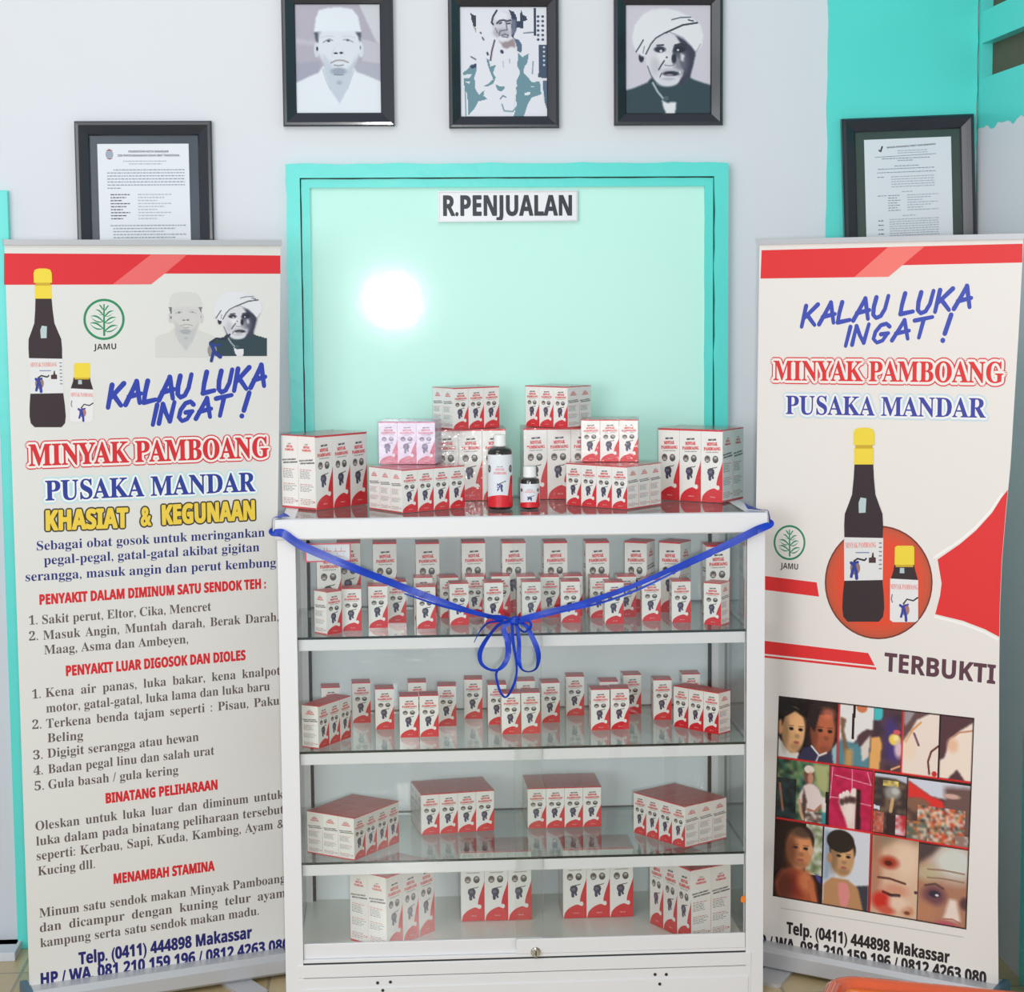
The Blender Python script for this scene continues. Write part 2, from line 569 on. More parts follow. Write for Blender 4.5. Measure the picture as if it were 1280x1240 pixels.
# teal door casing on the side wall
yt = at_x(1275.5, 1100, XR - 0.012).y
zt_ = at_x(1277, 905, XR).z
mb = MB(); mb.box(XR - 0.012, XR + 0.01, yt - 0.11, yt, 0, zt_, bev=0.003); structure('trim_2', mb, M['teal'])

# door at the far end of the back wall: casing, leaf, step
d1 = thing('door_1', (-1.4, YW, 0), None, None); d1['kind'] = 'structure'
jr = at_y(10.5, 270, YW - 0.02).x; jl = jr - 0.037
zt = at_y(4, 238, YW - 0.02).z
mb = MB()
mb.box(jl, jr, YW - 0.022, YW + 0.004, 0, zt, bev=0.002)
mb.box(-2.4, jr - 0.0005, YW - 0.0215, YW + 0.004, zt - 0.05, zt - 0.0005, bev=0.002)
structure('frame', mb, M['teal'], d1)
zl = at_y(10, 1183, YW - 0.01).z
mb = MB(); mb.box(-2.4, jl, YW - 0.012, YW + 0.004, zl, zt - 0.05); structure('leaf', mb, M['door'], d1)
mb = MB(); mb.box(-2.4, jl, YW - 0.010, YW + 0.004, zl - 0.008, zl); structure('bottom_seal', mb, M['dark'], d1)
ys_ = YW - 0.115
mb = MB(); mb.box(-2.4, jl + 0.01, ys_, YW, 0.0, 0.022, bev=0.002); mb.box(-2.4, jl + 0.004, YW - 0.05, YW, 0.022, zl - 0.008, bev=0.002)
structure('step', mb, M['door'], d1)

# the shop window on the back wall, painted over in mint
w1 = thing('window_1', (0, YW, 1.4), None, None); w1['kind'] = 'structure'
o1, o2 = at_y(357.5, 206, YW), at_y(908, 207, YW)
wx0, wx1, wz1 = o1.x, o2.x, o1.z
wz0 = at_y(500, 768, YW).z
def ring_xz(x0, x1, z0, z1, b, y0, y1, wob=0.0, mi=0, mb=None):
    """four boards round an opening"""
    mb = mb or MB()
    def board(xa, xb, za, zb_, along):
        n = 24
        rings = []
        for i in range(n + 1):
            t = i / n
            w = wob * math.sin(i * 1.9 + xa * 7) * math.sin(i * 0.7 + za * 5)
            if along == 'x':
                x = xa + (xb - xa) * t
                rings.append([(x, y0, za), (x, y1, za), (x, y1, zb_ + w), (x, y0, zb_ + w)])
            else:
                z = za + (zb_ - za) * t
                rings.append([(xa + w, y0, z), (xb, y0, z), (xb, y1, z), (xa + w, y1, z)])
        mb.loft(rings, mi=mi)
    board(x0, x1, z1 - b, z1, 'x'); board(x0, x1, z0, z0 + b, 'x')
    board(x0, x0 + b, z0 + b, z1 - b, 'z'); board(x1 - b, x1, z0 + b, z1 - b, 'z')
    return mb
B1 = 0.0335
structure('frame', ring_xz(wx0, wx1, wz0, wz1, B1, YW - 0.030, YW + 0.002, 0.0022), M['teal'], w1)
ix0, ix1, iz0, iz1 = wx0 + B1 + 0.003, wx1 - B1 - 0.003, wz0 + B1 + 0.003, wz1 - B1 - 0.003
structure('sash', ring_xz(ix0, ix1, iz0, iz1, 0.0205, YW - 0.022, YW + 0.002, 0.0008), M['teal'], w1)
mb = MB(); mb.box(wx0 + B1 - 0.001, wx1 - B1 + 0.001, YW - 0.004, YW + 0.001, wz0 + B1 - 0.001, wz1 - B1 + 0.001); structure('gap', mb, M['dark'], w1)
mb = MB(); mb.box(ix0 + 0.018, ix1 - 0.018, YW - 0.012, YW - 0.0042, iz0 + 0.018, iz1 - 0.018); structure('pane', mb, M['mint'], w1)

# ================================================================== on the wall
def wall_plane(Y):
    return Plane((0, Y, 0), (1, 0, 0), (0, 0, 1))
WP = wall_plane(YW)

def picture_frame(name, label, x0, x1, z0, z1, border, group, roll=0.0, mat=None, back=0.0):
    """a hung frame of moulded wood; returns the thing and the plane of its picture"""
    cx, cz = (x0 + x1) / 2, (z0 + z1) / 2
    c, s = math.cos(roll), math.sin(roll)
    hw, hh = (x1 - x0) / 2, (z1 - z0) / 2
    def q(a, b, y):
        return (cx + a * c - b * s, YW - back - y, cz + a * s + b * c)
    t = thing(name, (cx, YW - back, z0), label, 'picture frame', group)
    mb = MB()
    prof = [(0.0, 0.0008), (0.0, 0.016), (0.10, 0.0205), (0.28, 0.021), (0.62, 0.0165), (0.92, 0.0125), (1.0, 0.0095), (1.0, 0.0008)]
    rings = []
    for e_, y in prof:
        a, b = hw - border * e_, hh - border * e_
        rings.append([q(-a, -b, y), q(a, -b, y), q(a, b, y), q(-a, b, y)])
    mb.loft(rings, caps=False)
    mb.build('frame', M['frame'], t)
    mb = MB()
    a, b = hw - border * 0.95, hh - border * 0.95
    mb.loft([[q(-a, -b, y), q(a, -b, y), q(a, b, y), q(-a, b, y)] for y in (0.001, 0.005)])
    mb.build('backing' if mat is None else 'mat_board', mat or M['paper'], t)
    pl = Plane(q(0, 0, 0.0052), (c, 0, s), (-s, 0, c))
    return t, pl, hw - border, hh - border

def paint_man_in_cap(cv, bgc=None):
    W_ = (222, 228, 235)
    if bgc is None:
        cv.poly([(800, 42), (990, 42), (990, 430), (940, 350)], (202, 204, 211), 6)
        cv.poly([(820, 355), (990, 400), (990, 585), (820, 560)], (190, 189, 198), 10)
        cv.poly([(205, 350), (400, 380), (400, 420), (205, 400)], (186, 184, 196), 12)
        cv.poly([(205, 580), (430, 560), (430, 660), (205, 760)], (158, 160, 178), 12)
        cv.poly([(760, 585), (990, 585), (990, 740), (760, 650)], (170, 172, 188), 8)
    cv.poly([(205, 762), (330, 700), (415, 668), (450, 610), (735, 610), (770, 660), (880, 700), (995, 752), (995, 1045), (205, 1045)], W_, 6)
    cv.poly([(470, 560), (745, 560), (735, 660), (690, 800), (606, 955), (515, 815), (462, 650)], (190, 200, 212), 8)
    cv.ell(400, 455, 26, 72, (200, 206, 214)); cv.ell(812, 455, 24, 72, (206, 212, 220))
    cv.ell(607, 420, 198, 225, (214, 219, 228), 0.15)
    cv.poly([(440, 480), (520, 560), (560, 640), (600, 680), (690, 660), (770, 500), (760, 600), (690, 690), (540, 690), (470, 600)], (188, 197, 210), 14, 0.8)
    cv.ell(600, 655, 72, 34, (150, 160, 176), 0.6); cv.line([(560, 685), (640, 688)], 9, (120, 126, 142))
    cv.poly([(378, 294), (398, 160), (428, 92), (520, 70), (620, 64), (735, 80), (790, 150), (818, 294), (700, 286), (500, 286)], W_, 4)
    cv.poly([(378, 292), (416, 292), (414, 392), (396, 380)], (62, 78, 92), 4); cv.poly([(762, 292), (820, 292), (802, 392), (790, 340)], (72, 84, 98), 4)
    cv.ell(405, 447, 9, 20, (40, 42, 55), 0.4); cv.ell(806, 437, 5, 16, (100, 90, 105), 0.4)
    cv.line([(462, 390), (490, 370), (520, 358), (550, 372)], 9, (118, 124, 138)); cv.ell(512, 376, 16, 11, (70, 76, 92), 0.5)
    cv.line([(648, 366), (690, 360), (740, 386)], 9, (140, 142, 158)); cv.ell(690, 370, 15, 10, (100, 104, 120), 0.5)
    cv.line([(440, 345), (500, 330), (560, 335)], 10, (196, 203, 214)); cv.line([(640, 335), (700, 330), (760, 345)], 10, (198, 204, 214))
    cv.ell(577, 488, 18, 9, (24, 24, 34), 0.4); cv.ell(628, 485, 17, 9, (28, 28, 38), 0.4)
    cv.line([(540, 510), (552, 465), (570, 440)], 7, (190, 198, 208)); cv.line([(655, 500), (645, 465)], 7, (196, 202, 212))
    cv.line([(530, 577), (575, 556), (610, 552), (650, 556), (690, 572)], 13, (150, 146, 142)); cv.line([(560, 598), (600, 604), (645, 597)], 12, (136, 142, 152))
    cv.line([(450, 630), (486, 750), (522, 822)], 7, (176, 184, 196)); cv.line([(745, 650), (700, 760), (680, 820)], 7, (180, 188, 198))
    cv.ell(606, 760, 26, 20, (165, 176, 190), 0.8)
def paint_man_sitting(cv):
    T, D, N = (104, 142, 154), (48, 60, 84), (84, 106, 130)
    cv.poly([(318, 118), (345, 135), (370, 140), (372, 240), (345, 242), (326, 175)], (52, 60, 72), 3)
    cv.poly([(345, 245), (372, 250), (370, 305), (355, 270)], (150, 150, 140), 3)
    cv.line([(408, 295), (414, 302)], 12, D); cv.line([(425, 340), (438, 362)], 12, D)
    cv.ell(622, 235, 104, 138, (204, 202, 210), 0.12); cv.ell(600, 150, 66, 50, (226, 226, 232), 0.7); cv.ell(600, 300, 70, 40, (176, 172, 182), 0.8); cv.ell(612, 350, 50, 22, (220, 220, 226), 0.7)
    cv.poly([(668, 88), (712, 105), (738, 142), (745, 195), (775, 190), (770, 130), (785, 95), (800, 135), (832, 150), (838, 185), (805, 190), (800, 262), (745, 248), (722, 300), (712, 345), (690, 330), (705, 280), (690, 250), (700, 190), (690, 140)], D, 3)
    cv.poly([(690, 170), (735, 180), (735, 280), (700, 330), (690, 290)], (104, 110, 132), 6)
    cv.line([(560, 95), (525, 150), (512, 205), (525, 222)], 16, (40, 46, 60))
    cv.line([(560, 212), (585, 188), (620, 182), (655, 192), (685, 184)], 16, (60, 62, 78)); cv.line([(585, 215), (600, 205)], 14, (46, 48, 60)); cv.line([(655, 215), (680, 212)], 14, (60, 62, 76))
    cv.line([(640, 190), (650, 250), (655, 270), (590, 280), (580, 320)], 10, (96, 100, 116)); cv.line([(600, 322), (630, 310), (665, 318), (655, 338), (610, 332)], 9, (80, 84, 104)); cv.line([(545, 255), (560, 290), (575, 300)], 9, (120, 120, 132))
    cv.poly([(568, 362), (600, 385), (660, 375), (712, 345), (730, 400), (728, 436), (690, 420), (650, 444), (610, 430), (600, 400)], (152, 138, 142), 5)
    cv.poly([(716, 348), (762, 362), (790, 412), (782, 482), (745, 462), (738, 410)], N, 3)
    cv.line([(538, 366), (512, 460), (498, 548)], 14, (70, 58, 68)); cv.line([(470, 480), (474, 496)], 18, D)
    cv.ell(604, 470, 15, 20, D, 0.3, rot=-0.6); cv.line([(672, 535), (675, 575)], 6, (130, 140, 160)); cv.line([(612, 555), (616, 612)], 6, (150, 158, 175))
    cv.poly([(458, 530), (488, 545), (492, 605), (548, 590), (520, 660), (545, 705), (522, 760), (470, 785), (425, 785), (480, 758), (520, 722), (505, 680), (478, 612)], T, 3)
    cv.poly([(540, 768), (585, 785), (634, 790), (600, 832), (562, 824)], T, 3)
    cv.poly([(750, 480), (790, 520), (820, 500), (852, 485), (838, 570), (808, 605), (800, 660), (830, 690), (878, 748), (950, 740), (962, 858), (872, 890), (832, 962), (800, 1060), (706, 1060), (735, 960), (728, 880), (735, 735), (770, 660), (745, 600)], T, 3)
    cv.poly([(810, 845), (858, 835), (858, 862), (812, 868)], (222, 228, 234), 2); cv.poly([(868, 790), (900, 780), (900, 795)], (205, 215, 222), 2)
    cv.poly([(745, 740), (722, 950), (706, 975)], (205, 212, 222), 2)
    cv.poly([(246, 660), (285, 630), (315, 590), (372, 575), (370, 640), (350, 700), (352, 800), (388, 862), (442, 818), (430, 870), (470, 902), (382, 922), (352, 980), (292, 1050), (282, 860), (256, 790)], T, 3)
    cv.poly([(250, 680), (330, 672), (300, 712), (255, 712)], (216, 222, 230), 3); cv.poly([(262, 745), (310, 740), (300, 762)], (216, 222, 230), 3)
    cv.poly([(310, 600), (370, 575), (368, 615), (320, 622)], D, 3); cv.line([(320, 515), (362, 540)], 10, D)
    cv.line([(262, 800), (268, 1050)], 10, T)
    cv.poly([(945, 405), (1015, 410), (1015, 712), (935, 705), (945, 560)], (62, 80, 102), 2); cv.poly([(898, 70), (922, 70), (920, 325), (898, 325)], D, 2)
    for y in range(150, 400, 42):
        for x in (938, 980): cv.ell(x, y, 13, 11, D, 0.3)
    for y in range(430, 600, 40): cv.ell(990, y, 9, 9, (222, 226, 232), 0.3)
    cv.line([(805, 300), (900, 292)], 9, (70, 80, 100)); cv.poly([(978, 735), (1015, 730), (1015, 1000), (985, 900)], N, 2); cv.line([(965, 760), (985, 900)], 14, (214, 224, 232))
    cv.line([(600, 950), (620, 1010), (700, 1015), (760, 940)], 12, T); cv.line([(585, 900), (610, 870), (636, 885)], 10, N); cv.line([(890, 560), (882, 670)], 8, N)
def paint_man_in_turban(cv, bgc=None):
    C_, D = (44, 66, 74), (34, 40, 54)
    cv.poly([(205, 822), (300, 790), (400, 748), (440, 700), (770, 690), (800, 715), (880, 745), (970, 772), (970, 1032), (205, 1032)], C_, 5)
    cv.poly([(430, 690), (790, 690), (740, 760), (560, 790), (470, 760)], (52, 70, 78), 8)
    cv.ell(345, 520, 24, 45, D, 0.4)
    cv.ell(590, 545, 205, 232, (216, 214, 220), 0.06)
    cv.poly([(650, 318), (720, 350), (800, 420), (838, 480), (812, 600), (782, 712), (720, 770), (665, 775), (715, 690), (730, 640), (700, 600), (690, 540), (652, 500), (625, 470), (640, 410), (700, 392)], (54, 58, 76), 9)
    cv.ell(700, 560, 62, 110, (112, 112, 126), 0.9, 0.75); cv.ell(530, 520, 60, 40, (228, 226, 230), 0.9); cv.ell(470, 600, 40, 80, (190, 188, 196), 0.9, 0.7); cv.poly([(700, 480), (735, 500), (725, 560), (700, 545)], (206, 206, 214), 8)
    cv.ell(640, 530, 22, 46, D, 0.6)
    cv.ell(578, 740, 92, 46, (214, 214, 220), 0.5)
    cv.poly([(268, 400), (262, 330), (290, 220), (360, 130), (450, 84), (560, 76), (680, 100), (800, 160), (880, 230), (905, 320), (890, 420), (845, 465), (800, 420), (730, 345), (650, 305), (560, 298), (470, 350), (400, 470), (375, 520), (340, 505), (300, 470)], (226, 226, 230), 4)
    cv.line([(566, 296), (640, 262), (720, 226), (850, 206)], 15, (34, 38, 52)); cv.line([(620, 178), (700, 158), (790, 155)], 10, (70, 74, 90)); cv.line([(770, 180), (815, 190)], 11, D)
    cv.line([(385, 490), (430, 400), (475, 345), (560, 296)], 12, (60, 64, 80)); cv.line([(298, 470), (335, 410), (362, 362)], 11, (52, 56, 70)); cv.line([(360, 480), (372, 420)], 8, (120, 124, 136)); cv.line([(600, 290), (720, 340), (800, 420)], 9, (160, 160, 172))
    cv.line([(840, 470), (880, 400)], 7, (150, 150, 160))
    cv.line([(486, 412), (545, 408)], 14, D); cv.ell(512, 448, 52, 28, (46, 50, 66), 0.5); cv.ell(522, 462, 12, 10, (214, 214, 222), 0.4)
    cv.ell(692, 446, 54, 30, (30, 34, 48), 0.5); cv.ell(676, 454, 11, 9, (206, 206, 216), 0.4); cv.line([(650, 408), (700, 398), (745, 412)], 13, D)
    cv.line([(552, 550), (525, 592), (502, 632)], 12, D); cv.line([(555, 590), (600, 598), (640, 590)], 8, (120, 118, 132)); cv.ell(574, 520, 10, 8, (60, 60, 76), 0.5)
    cv.ell(606, 640, 84, 20, (190, 190, 198), 0.8); cv.ell(612, 668, 74, 23, (44, 46, 60), 0.5); cv.ell(598, 682, 36, 10, (150, 138, 152), 0.6); cv.ell(590, 716, 60, 14, (186, 186, 194), 0.8); cv.line([(512, 700), (528, 665)], 8, D); cv.ell(692, 655, 8, 14, (214, 214, 222), 0.4)
    cv.line([(400, 600), (430, 680), (470, 740)], 10, (96, 100, 114))
    cv.line([(448, 752), (490, 830), (540, 892)], 18, (168, 176, 182)); cv.poly([(528, 905), (575, 935), (645, 925), (662, 935), (650, 1032), (572, 1032), (545, 985)], (226, 226, 228), 4); cv.ell(568, 892, 24, 20, (70, 96, 104), 0.4)

portraits = [
    ('black framed portrait photograph of a man in a white cap and white shirt', (354.4, 493.3, 158), (367.6, 475.4, 5.8, 142.8), (340, 0, 7.29, (205, 42, 990, 1040)), (172, 168, 181), paint_man_in_cap),
    ('black framed high-contrast portrait of a seated bald man in a white shirt', (561.5, 699, 160.5), (575.2, 684.2, 8.9, 145.3), (545, 0, 7.29, (222, 65, 1015, 1060)), (224, 224, 232), paint_man_sitting),
    ('black framed portrait photograph of a man in a white turban and dark coat', (767.5, 903.2, 157), (782.8, 888.3, 6.6, 141.2), (755, 0, 7.29, (205, 48, 968, 1030)), (206, 200, 211), paint_man_in_turban),
]
for label, (fx0, fx1, fy1), (ix0_, ix1_, iy0_, iy1_), (cx_, cy_, sc_, win), base, painter in portraits:
    a, b = at_y(fx0, fy1, YW - 0.01), at_y(fx1, fy1, YW - 0.01)
    pa, pb = at_y(ix0_, iy0_, YW - 0.005), at_y(ix1_, iy1_, YW - 0.005)
    border = ((pa.x - a.x) + (b.x - pb.x)) / 2
    z0 = (a.z + b.z) / 2
    z1 = pa.z + border
    t, pl, hw, hh = picture_frame('picture_frame', label, a.x, b.x, z0, z1, border, 'framed portraits above the window')
    cv = Canvas(108, 134, win, base)
    painter(cv)
    cv.build('photograph', M['photo'], pl, [(-hw, hh), (hw, hh), (hw, -hh), (-hw, -hh)], 0.0004, t)

def doc_lines(art, x0, x1, rows, color, h):
    for y, a, b, words in rows:
        x = x0 + (x1 - x0) * a
        end = x0 + (x1 - x0) * b
        r = random.Random(int(y * 1e4))
        while x < end:
            w = min(r.uniform(0.003, 0.009), end - x)
            art.poly([(x, y), (x + w, y), (x + w, y + h), (x, y + h)], color, 2)
            x += w + 0.0018
def certificate(label, corners, roll, mat, left):
    # corners: outer top left, outer top right; paper top left, paper top right (points of the photograph on the wall)
    otl, otr, ptl, ptr = [at_y(px, py, YW - 0.01) for px, py in corners]
    wdt = (otr - otl).length
    hgt = wdt * 1.36
    cx, cz = (otl.x + otr.x) / 2, (otl.z + otr.z) / 2 - hgt / 2
    cx += (hgt / 2) * math.sin(roll)
    border = 0.034
    t, pl, hw, hh = picture_frame('picture_frame', label, cx - wdt / 2, cx + wdt / 2, cz - hgt / 2, cz + hgt / 2, border, None, roll, mat, 0.0 if left else 0.0105)
    pw = (ptr - ptl).length / 2
    ox = (pl.uv(*corners[2])[0] + pl.uv(*corners[3])[0]) / 2
    top = pl.uv(*corners[2])[1]
    ph = pw * 2 * 1.40
    mb = MB()
    mb.loft([[pl.point(ox - pw, top - ph, y), pl.point(ox + pw, top - ph, y), pl.point(ox + pw, top, y), pl.point(ox - pw, top, y)] for y in (0.0001, 0.0012)])
    sheet = mb.build('certificate_sheet', M['paper'], t)
    art = Art()
    K, G, LG = rgb(60, 62, 78), rgb(140, 146, 160), rgb(170, 174, 184)
    L, Rr = ox - pw, ox + pw
    S = pw * 2
    h = S * 0.011
    def row(v, a, b): return (top - S * v, a, b, 0)
    if left:
        art.ellipse(L + S * 0.13, top - S * 0.115, S * 0.042, S * 0.05, rgb(150, 160, 175), 1)
        art.poly([(L + S * 0.09, top - S * 0.075), (L + S * 0.13, top - S * 0.055), (L + S * 0.17, top - S * 0.075)], rgb(160, 50, 70), 2)
        art.poly([(L + S * 0.09, top - S * 0.155), (L + S * 0.13, top - S * 0.172), (L + S * 0.17, top - S * 0.155), (L + S * 0.13, top - S * 0.16)], rgb(160, 50, 70), 2)
        art.text('PEMERINTAH KOTA MAKASSAR', 'sans', (L + S * 0.34, top - S * 0.095), (L + S * 0.78, top - S * 0.095), S * 0.022, K, 2)
        art.text('IZIN PENYELENGGARAAN USAHA OBAT TRADISIONAL', 'sans', (L + S * 0.22, top - S * 0.138), (L + S * 0.90, top - S * 0.138), S * 0.022, K, 2)
        doc_lines(art, L, Rr, [row(.195, .28, .75), row(.225, .34, .70)], LG, h)
        doc_lines(art, L, Rr, [row(.29 + .033 * i, .17 if i == 0 else .10, .95) for i in range(6)] + [row(.49, .10, .25)], G, h)
        doc_lines(art, L, Rr, [row(.56 + .033 * i, .13, .34 - .04 * (i % 3)) for i in range(9)], K, h)
        doc_lines(art, L, Rr, [row(.56 + .033 * i, .43, .80 - .08 * (i % 3)) for i in range(9)], LG, h)
        doc_lines(art, L, Rr, [row(.90 + .033 * i, .12 + .03 * (i > 0), .95 - .12 * (i % 3)) for i in range(12)], G, h)
    else:
        art.stroke([(L + S * 0.17, top - S * 0.125), (L + S * 0.185, top - S * 0.14), (L + S * 0.205, top - S * 0.085)], S * 0.018, rgb(30, 34, 54), 2)
        art.text('BADAN PENGAWAS OBAT DAN MAKANAN', 'sans', (L + S * 0.26, top - S * 0.105), (L + S * 0.82, top - S * 0.085), S * 0.018, K, 2)
        doc_lines(art, L, Rr, [row(.14, .38, .72), row(.165, .38, .72)], LG, h * 0.8)
        art.stroke([(L + S * 0.12, top - S * 0.20), (L + S * 0.82, top - S * 0.185)], S * 0.004, K, 2)
        doc_lines(art, L, Rr, [row(.225, .20, .75), row(.25, .38, .55), row(.31, .34, .62), row(.34, .15, .80), row(.38, .14, .82), row(.43, .14, .22)], G, h * 0.8)
        doc_lines(art, L, Rr, [row(.43 + .028 * i, .30, .80) for i in range(5)] + [row(.60, .42, .54)], LG, h * 0.8)
        doc_lines(art, L, Rr, [row(.64, .14, .24)] + [row(.64 + .028 * i, .26, .40 - .03 * (i % 2)) for i in range(7)], G, h * 0.8)
        doc_lines(art, L, Rr, [row(.64 + .028 * i, .48, .84 - .09 * (i % 3)) for i in range(7)], LG, h * 0.8)
        doc_lines(art, L, Rr, [row(.87, .42, .58)] + [row(.91 + .026 * i, .27, .84) for i in range(12)], LG, h * 0.8)
        doc_lines(art, L, Rr, [row(.92 + .05 * i, .14, .20) for i in range(4)], K, h * 0.8)
    art.build('lettering', M['ink'], lambda p, off: pl.map(p, off + 0.0012), sheet)
    return t
certificate('black framed licence certificate behind the text banner, dark navy mat', [(93, 152), (264.5, 151), (121.5, 180), (235.8, 180)], 0.0, M['mat_navy'], True)
certificate('black framed certificate hanging crooked on the teal pilaster', [(1050, 149), (1215, 143), (1080, 175), (1188.5, 171)], 0.036, M['mat_green'], False)

# name plate of the room
a, b = at_y(547.5, 277.5, YW - 0.014), at_y(721.5, 238, YW - 0.014)
sign = thing('name_plate', ((a.x + b.x) / 2, YW - 0.0125, a.z), 'white name plate with black capitals at the top of the mint window', 'sign')
mb = MB(); mb.box(a.x, b.x, YW - 0.0215, YW - 0.0125, a.z, b.z, bev=0.0008); mb.build('plate', M['plaque'], sign)
mb = MB()
for x0, x1, z0, z1 in ((a.x, b.x, b.z - 0.0032, b.z), (a.x, b.x, a.z, a.z + 0.0032), (a.x, a.x + 0.0032, a.z + 0.0033, b.z - 0.0033), (b.x - 0.0032, b.x, a.z + 0.0033, b.z - 0.0033)):
    mb.box(x0, x1, YW - 0.0235, YW - 0.0216, z0, z1)
mb.build('border', M['silver'], sign)
spl = wall_plane(YW - 0.0216)
art = Art()
art.text('R.PENJUALAN', 'sans', spl.uv(554.5, 269.5), spl.uv(714.5, 269), (spl.uv(600, 245)[1] - spl.uv(600, 269.3)[1]), rgb(22, 34, 50), 0, bold=0.0012)
art.build('lettering', M['ink'], spl.map, sign)

# ================================================================== roll-up banners
def leaf_emblem(art, P, cx, cy, rx, ry, layer=0):
    """round green emblem of a leafy twig; P maps photograph points to the sheet"""
    G = rgb(38, 138, 92)
    k = lambda fx, fy: P(cx + fx * rx, cy + fy * ry)
    n = 44
    pts = [k(math.cos(2 * PI * i / n), math.sin(2 * PI * i / n)) for i in range(n)]
    inn = [k(0.885 * math.cos(2 * PI * i / n), 0.885 * math.sin(2 * PI * i / n)) for i in range(n)]
    art.items.append((np.array(pts + inn), [(i, (i + 1) % n, n + (i + 1) % n, n + i) for i in range(n)], G, layer))
    u = abs(k(1, 0)[0] - k(0, 0)[0])
    art.stroke([k(0.0, -0.72), k(0.0, -0.3), k(0.01, 0.76)], u * 0.06, G, layer, u * 0.10)
    for y, L, side in ((-0.55, .24, -1), (-0.52, .24, 1), (-0.30, .40, -1), (-0.24, .48, 1), (0.02, .66, -1), (0.08, .60, 1), (0.36, .70, -1), (0.48, .68, 1)):
        tip, root = (side * L, y - 0.16), (0.03 * side, y + 0.08)
        for w, c, l in ((1.0, G, layer), (0.50, rgb(226, 228, 222), layer + 1)):
            up_, lo = [], []
            for i in range(9):
                t = i / 8
                x, yy = root[0] + (tip[0] - root[0]) * t, root[1] + (tip[1] - root[1]) * t
                wd = 0.16 * (L / .66) ** .8 * math.sin(PI * min(1, t * 0.95 + 0.03)) * w
                if w < 1: x = x * 0.9 + 0.07 * side
                up_.append(k(x, yy - wd)); lo.append(k(x, yy + wd))
            art.poly(up_ + lo[::-1], c, l)
BRUSH = {
    'K': [[(.12, 1), (0, 0)], [(.78, 1), (.10, .42)], [(.24, .55), (.72, .02)]],
    'A': [[(0, 0), (.30, .55), (.52, 1)], [(.52, 1), (.66, .5), (.80, 0)], [(.16, .34), (.82, .42)]],
    'L': [[(.12, 1), (.03, .5), (0, .04)], [(0, .04), (.66, .10)]],
    'U': [[(.10, 1), (.02, .55), (.04, .18), (.22, .01), (.46, .08), (.64, .40), (.74, 1)]],
    'I': [[(.14, 1), (0, 0)]],
    'N': [[(0, 0), (.12, .98)], [(.12, .98), (.36, .45), (.60, .04)], [(.60, .04), (.76, 1)]],
    'G': [[(.80, .80), (.62, .97), (.34, .92), (.10, .60), (.04, .24), (.24, .02), (.52, .10), (.72, .42)], [(.40, .44), (.78, .46)]],
    'T': [[(.02, .92), (.90, 1)], [(.48, .96), (.34, 0)]],
}
WIDE = {'I': .34, 'L': .86, 'U': .96, 'K': .98, 'A': 1.02, 'N': 1.04, 'G': 1.02, 'T': .98}
def brush_word(art, s, p0, p1, cap, w, color, layer, lean=0.22):
    p0, p1 = np.array(p0), np.array(p1)
    d = (p1 - p0); L = np.linalg.norm(d); d /= L
    up = np.array([-d[1], d[0]])
    total = sum(WIDE.get(c, .55) for c in s) - 0.18
    sx = L / total
    x = 0.0
    for i, ch in enumerate(s):
        for st in BRUSH.get(ch, []):
            wob = 0.03 * math.sin(i * 2.3)
            pts = [p0 + d * ((x + px) * sx + py * cap * lean) + up * ((py + wob) * cap) for px, py in st]
            fine = []
            for a, b in zip(pts[:-1], pts[1:]):
                fine += [a + (b - a) * t for t in (0, .5)]
            fine.append(pts[-1])
            art.stroke(fine, w, color, layer, w * 0.86)
        x += WIDE.get(ch, .55)
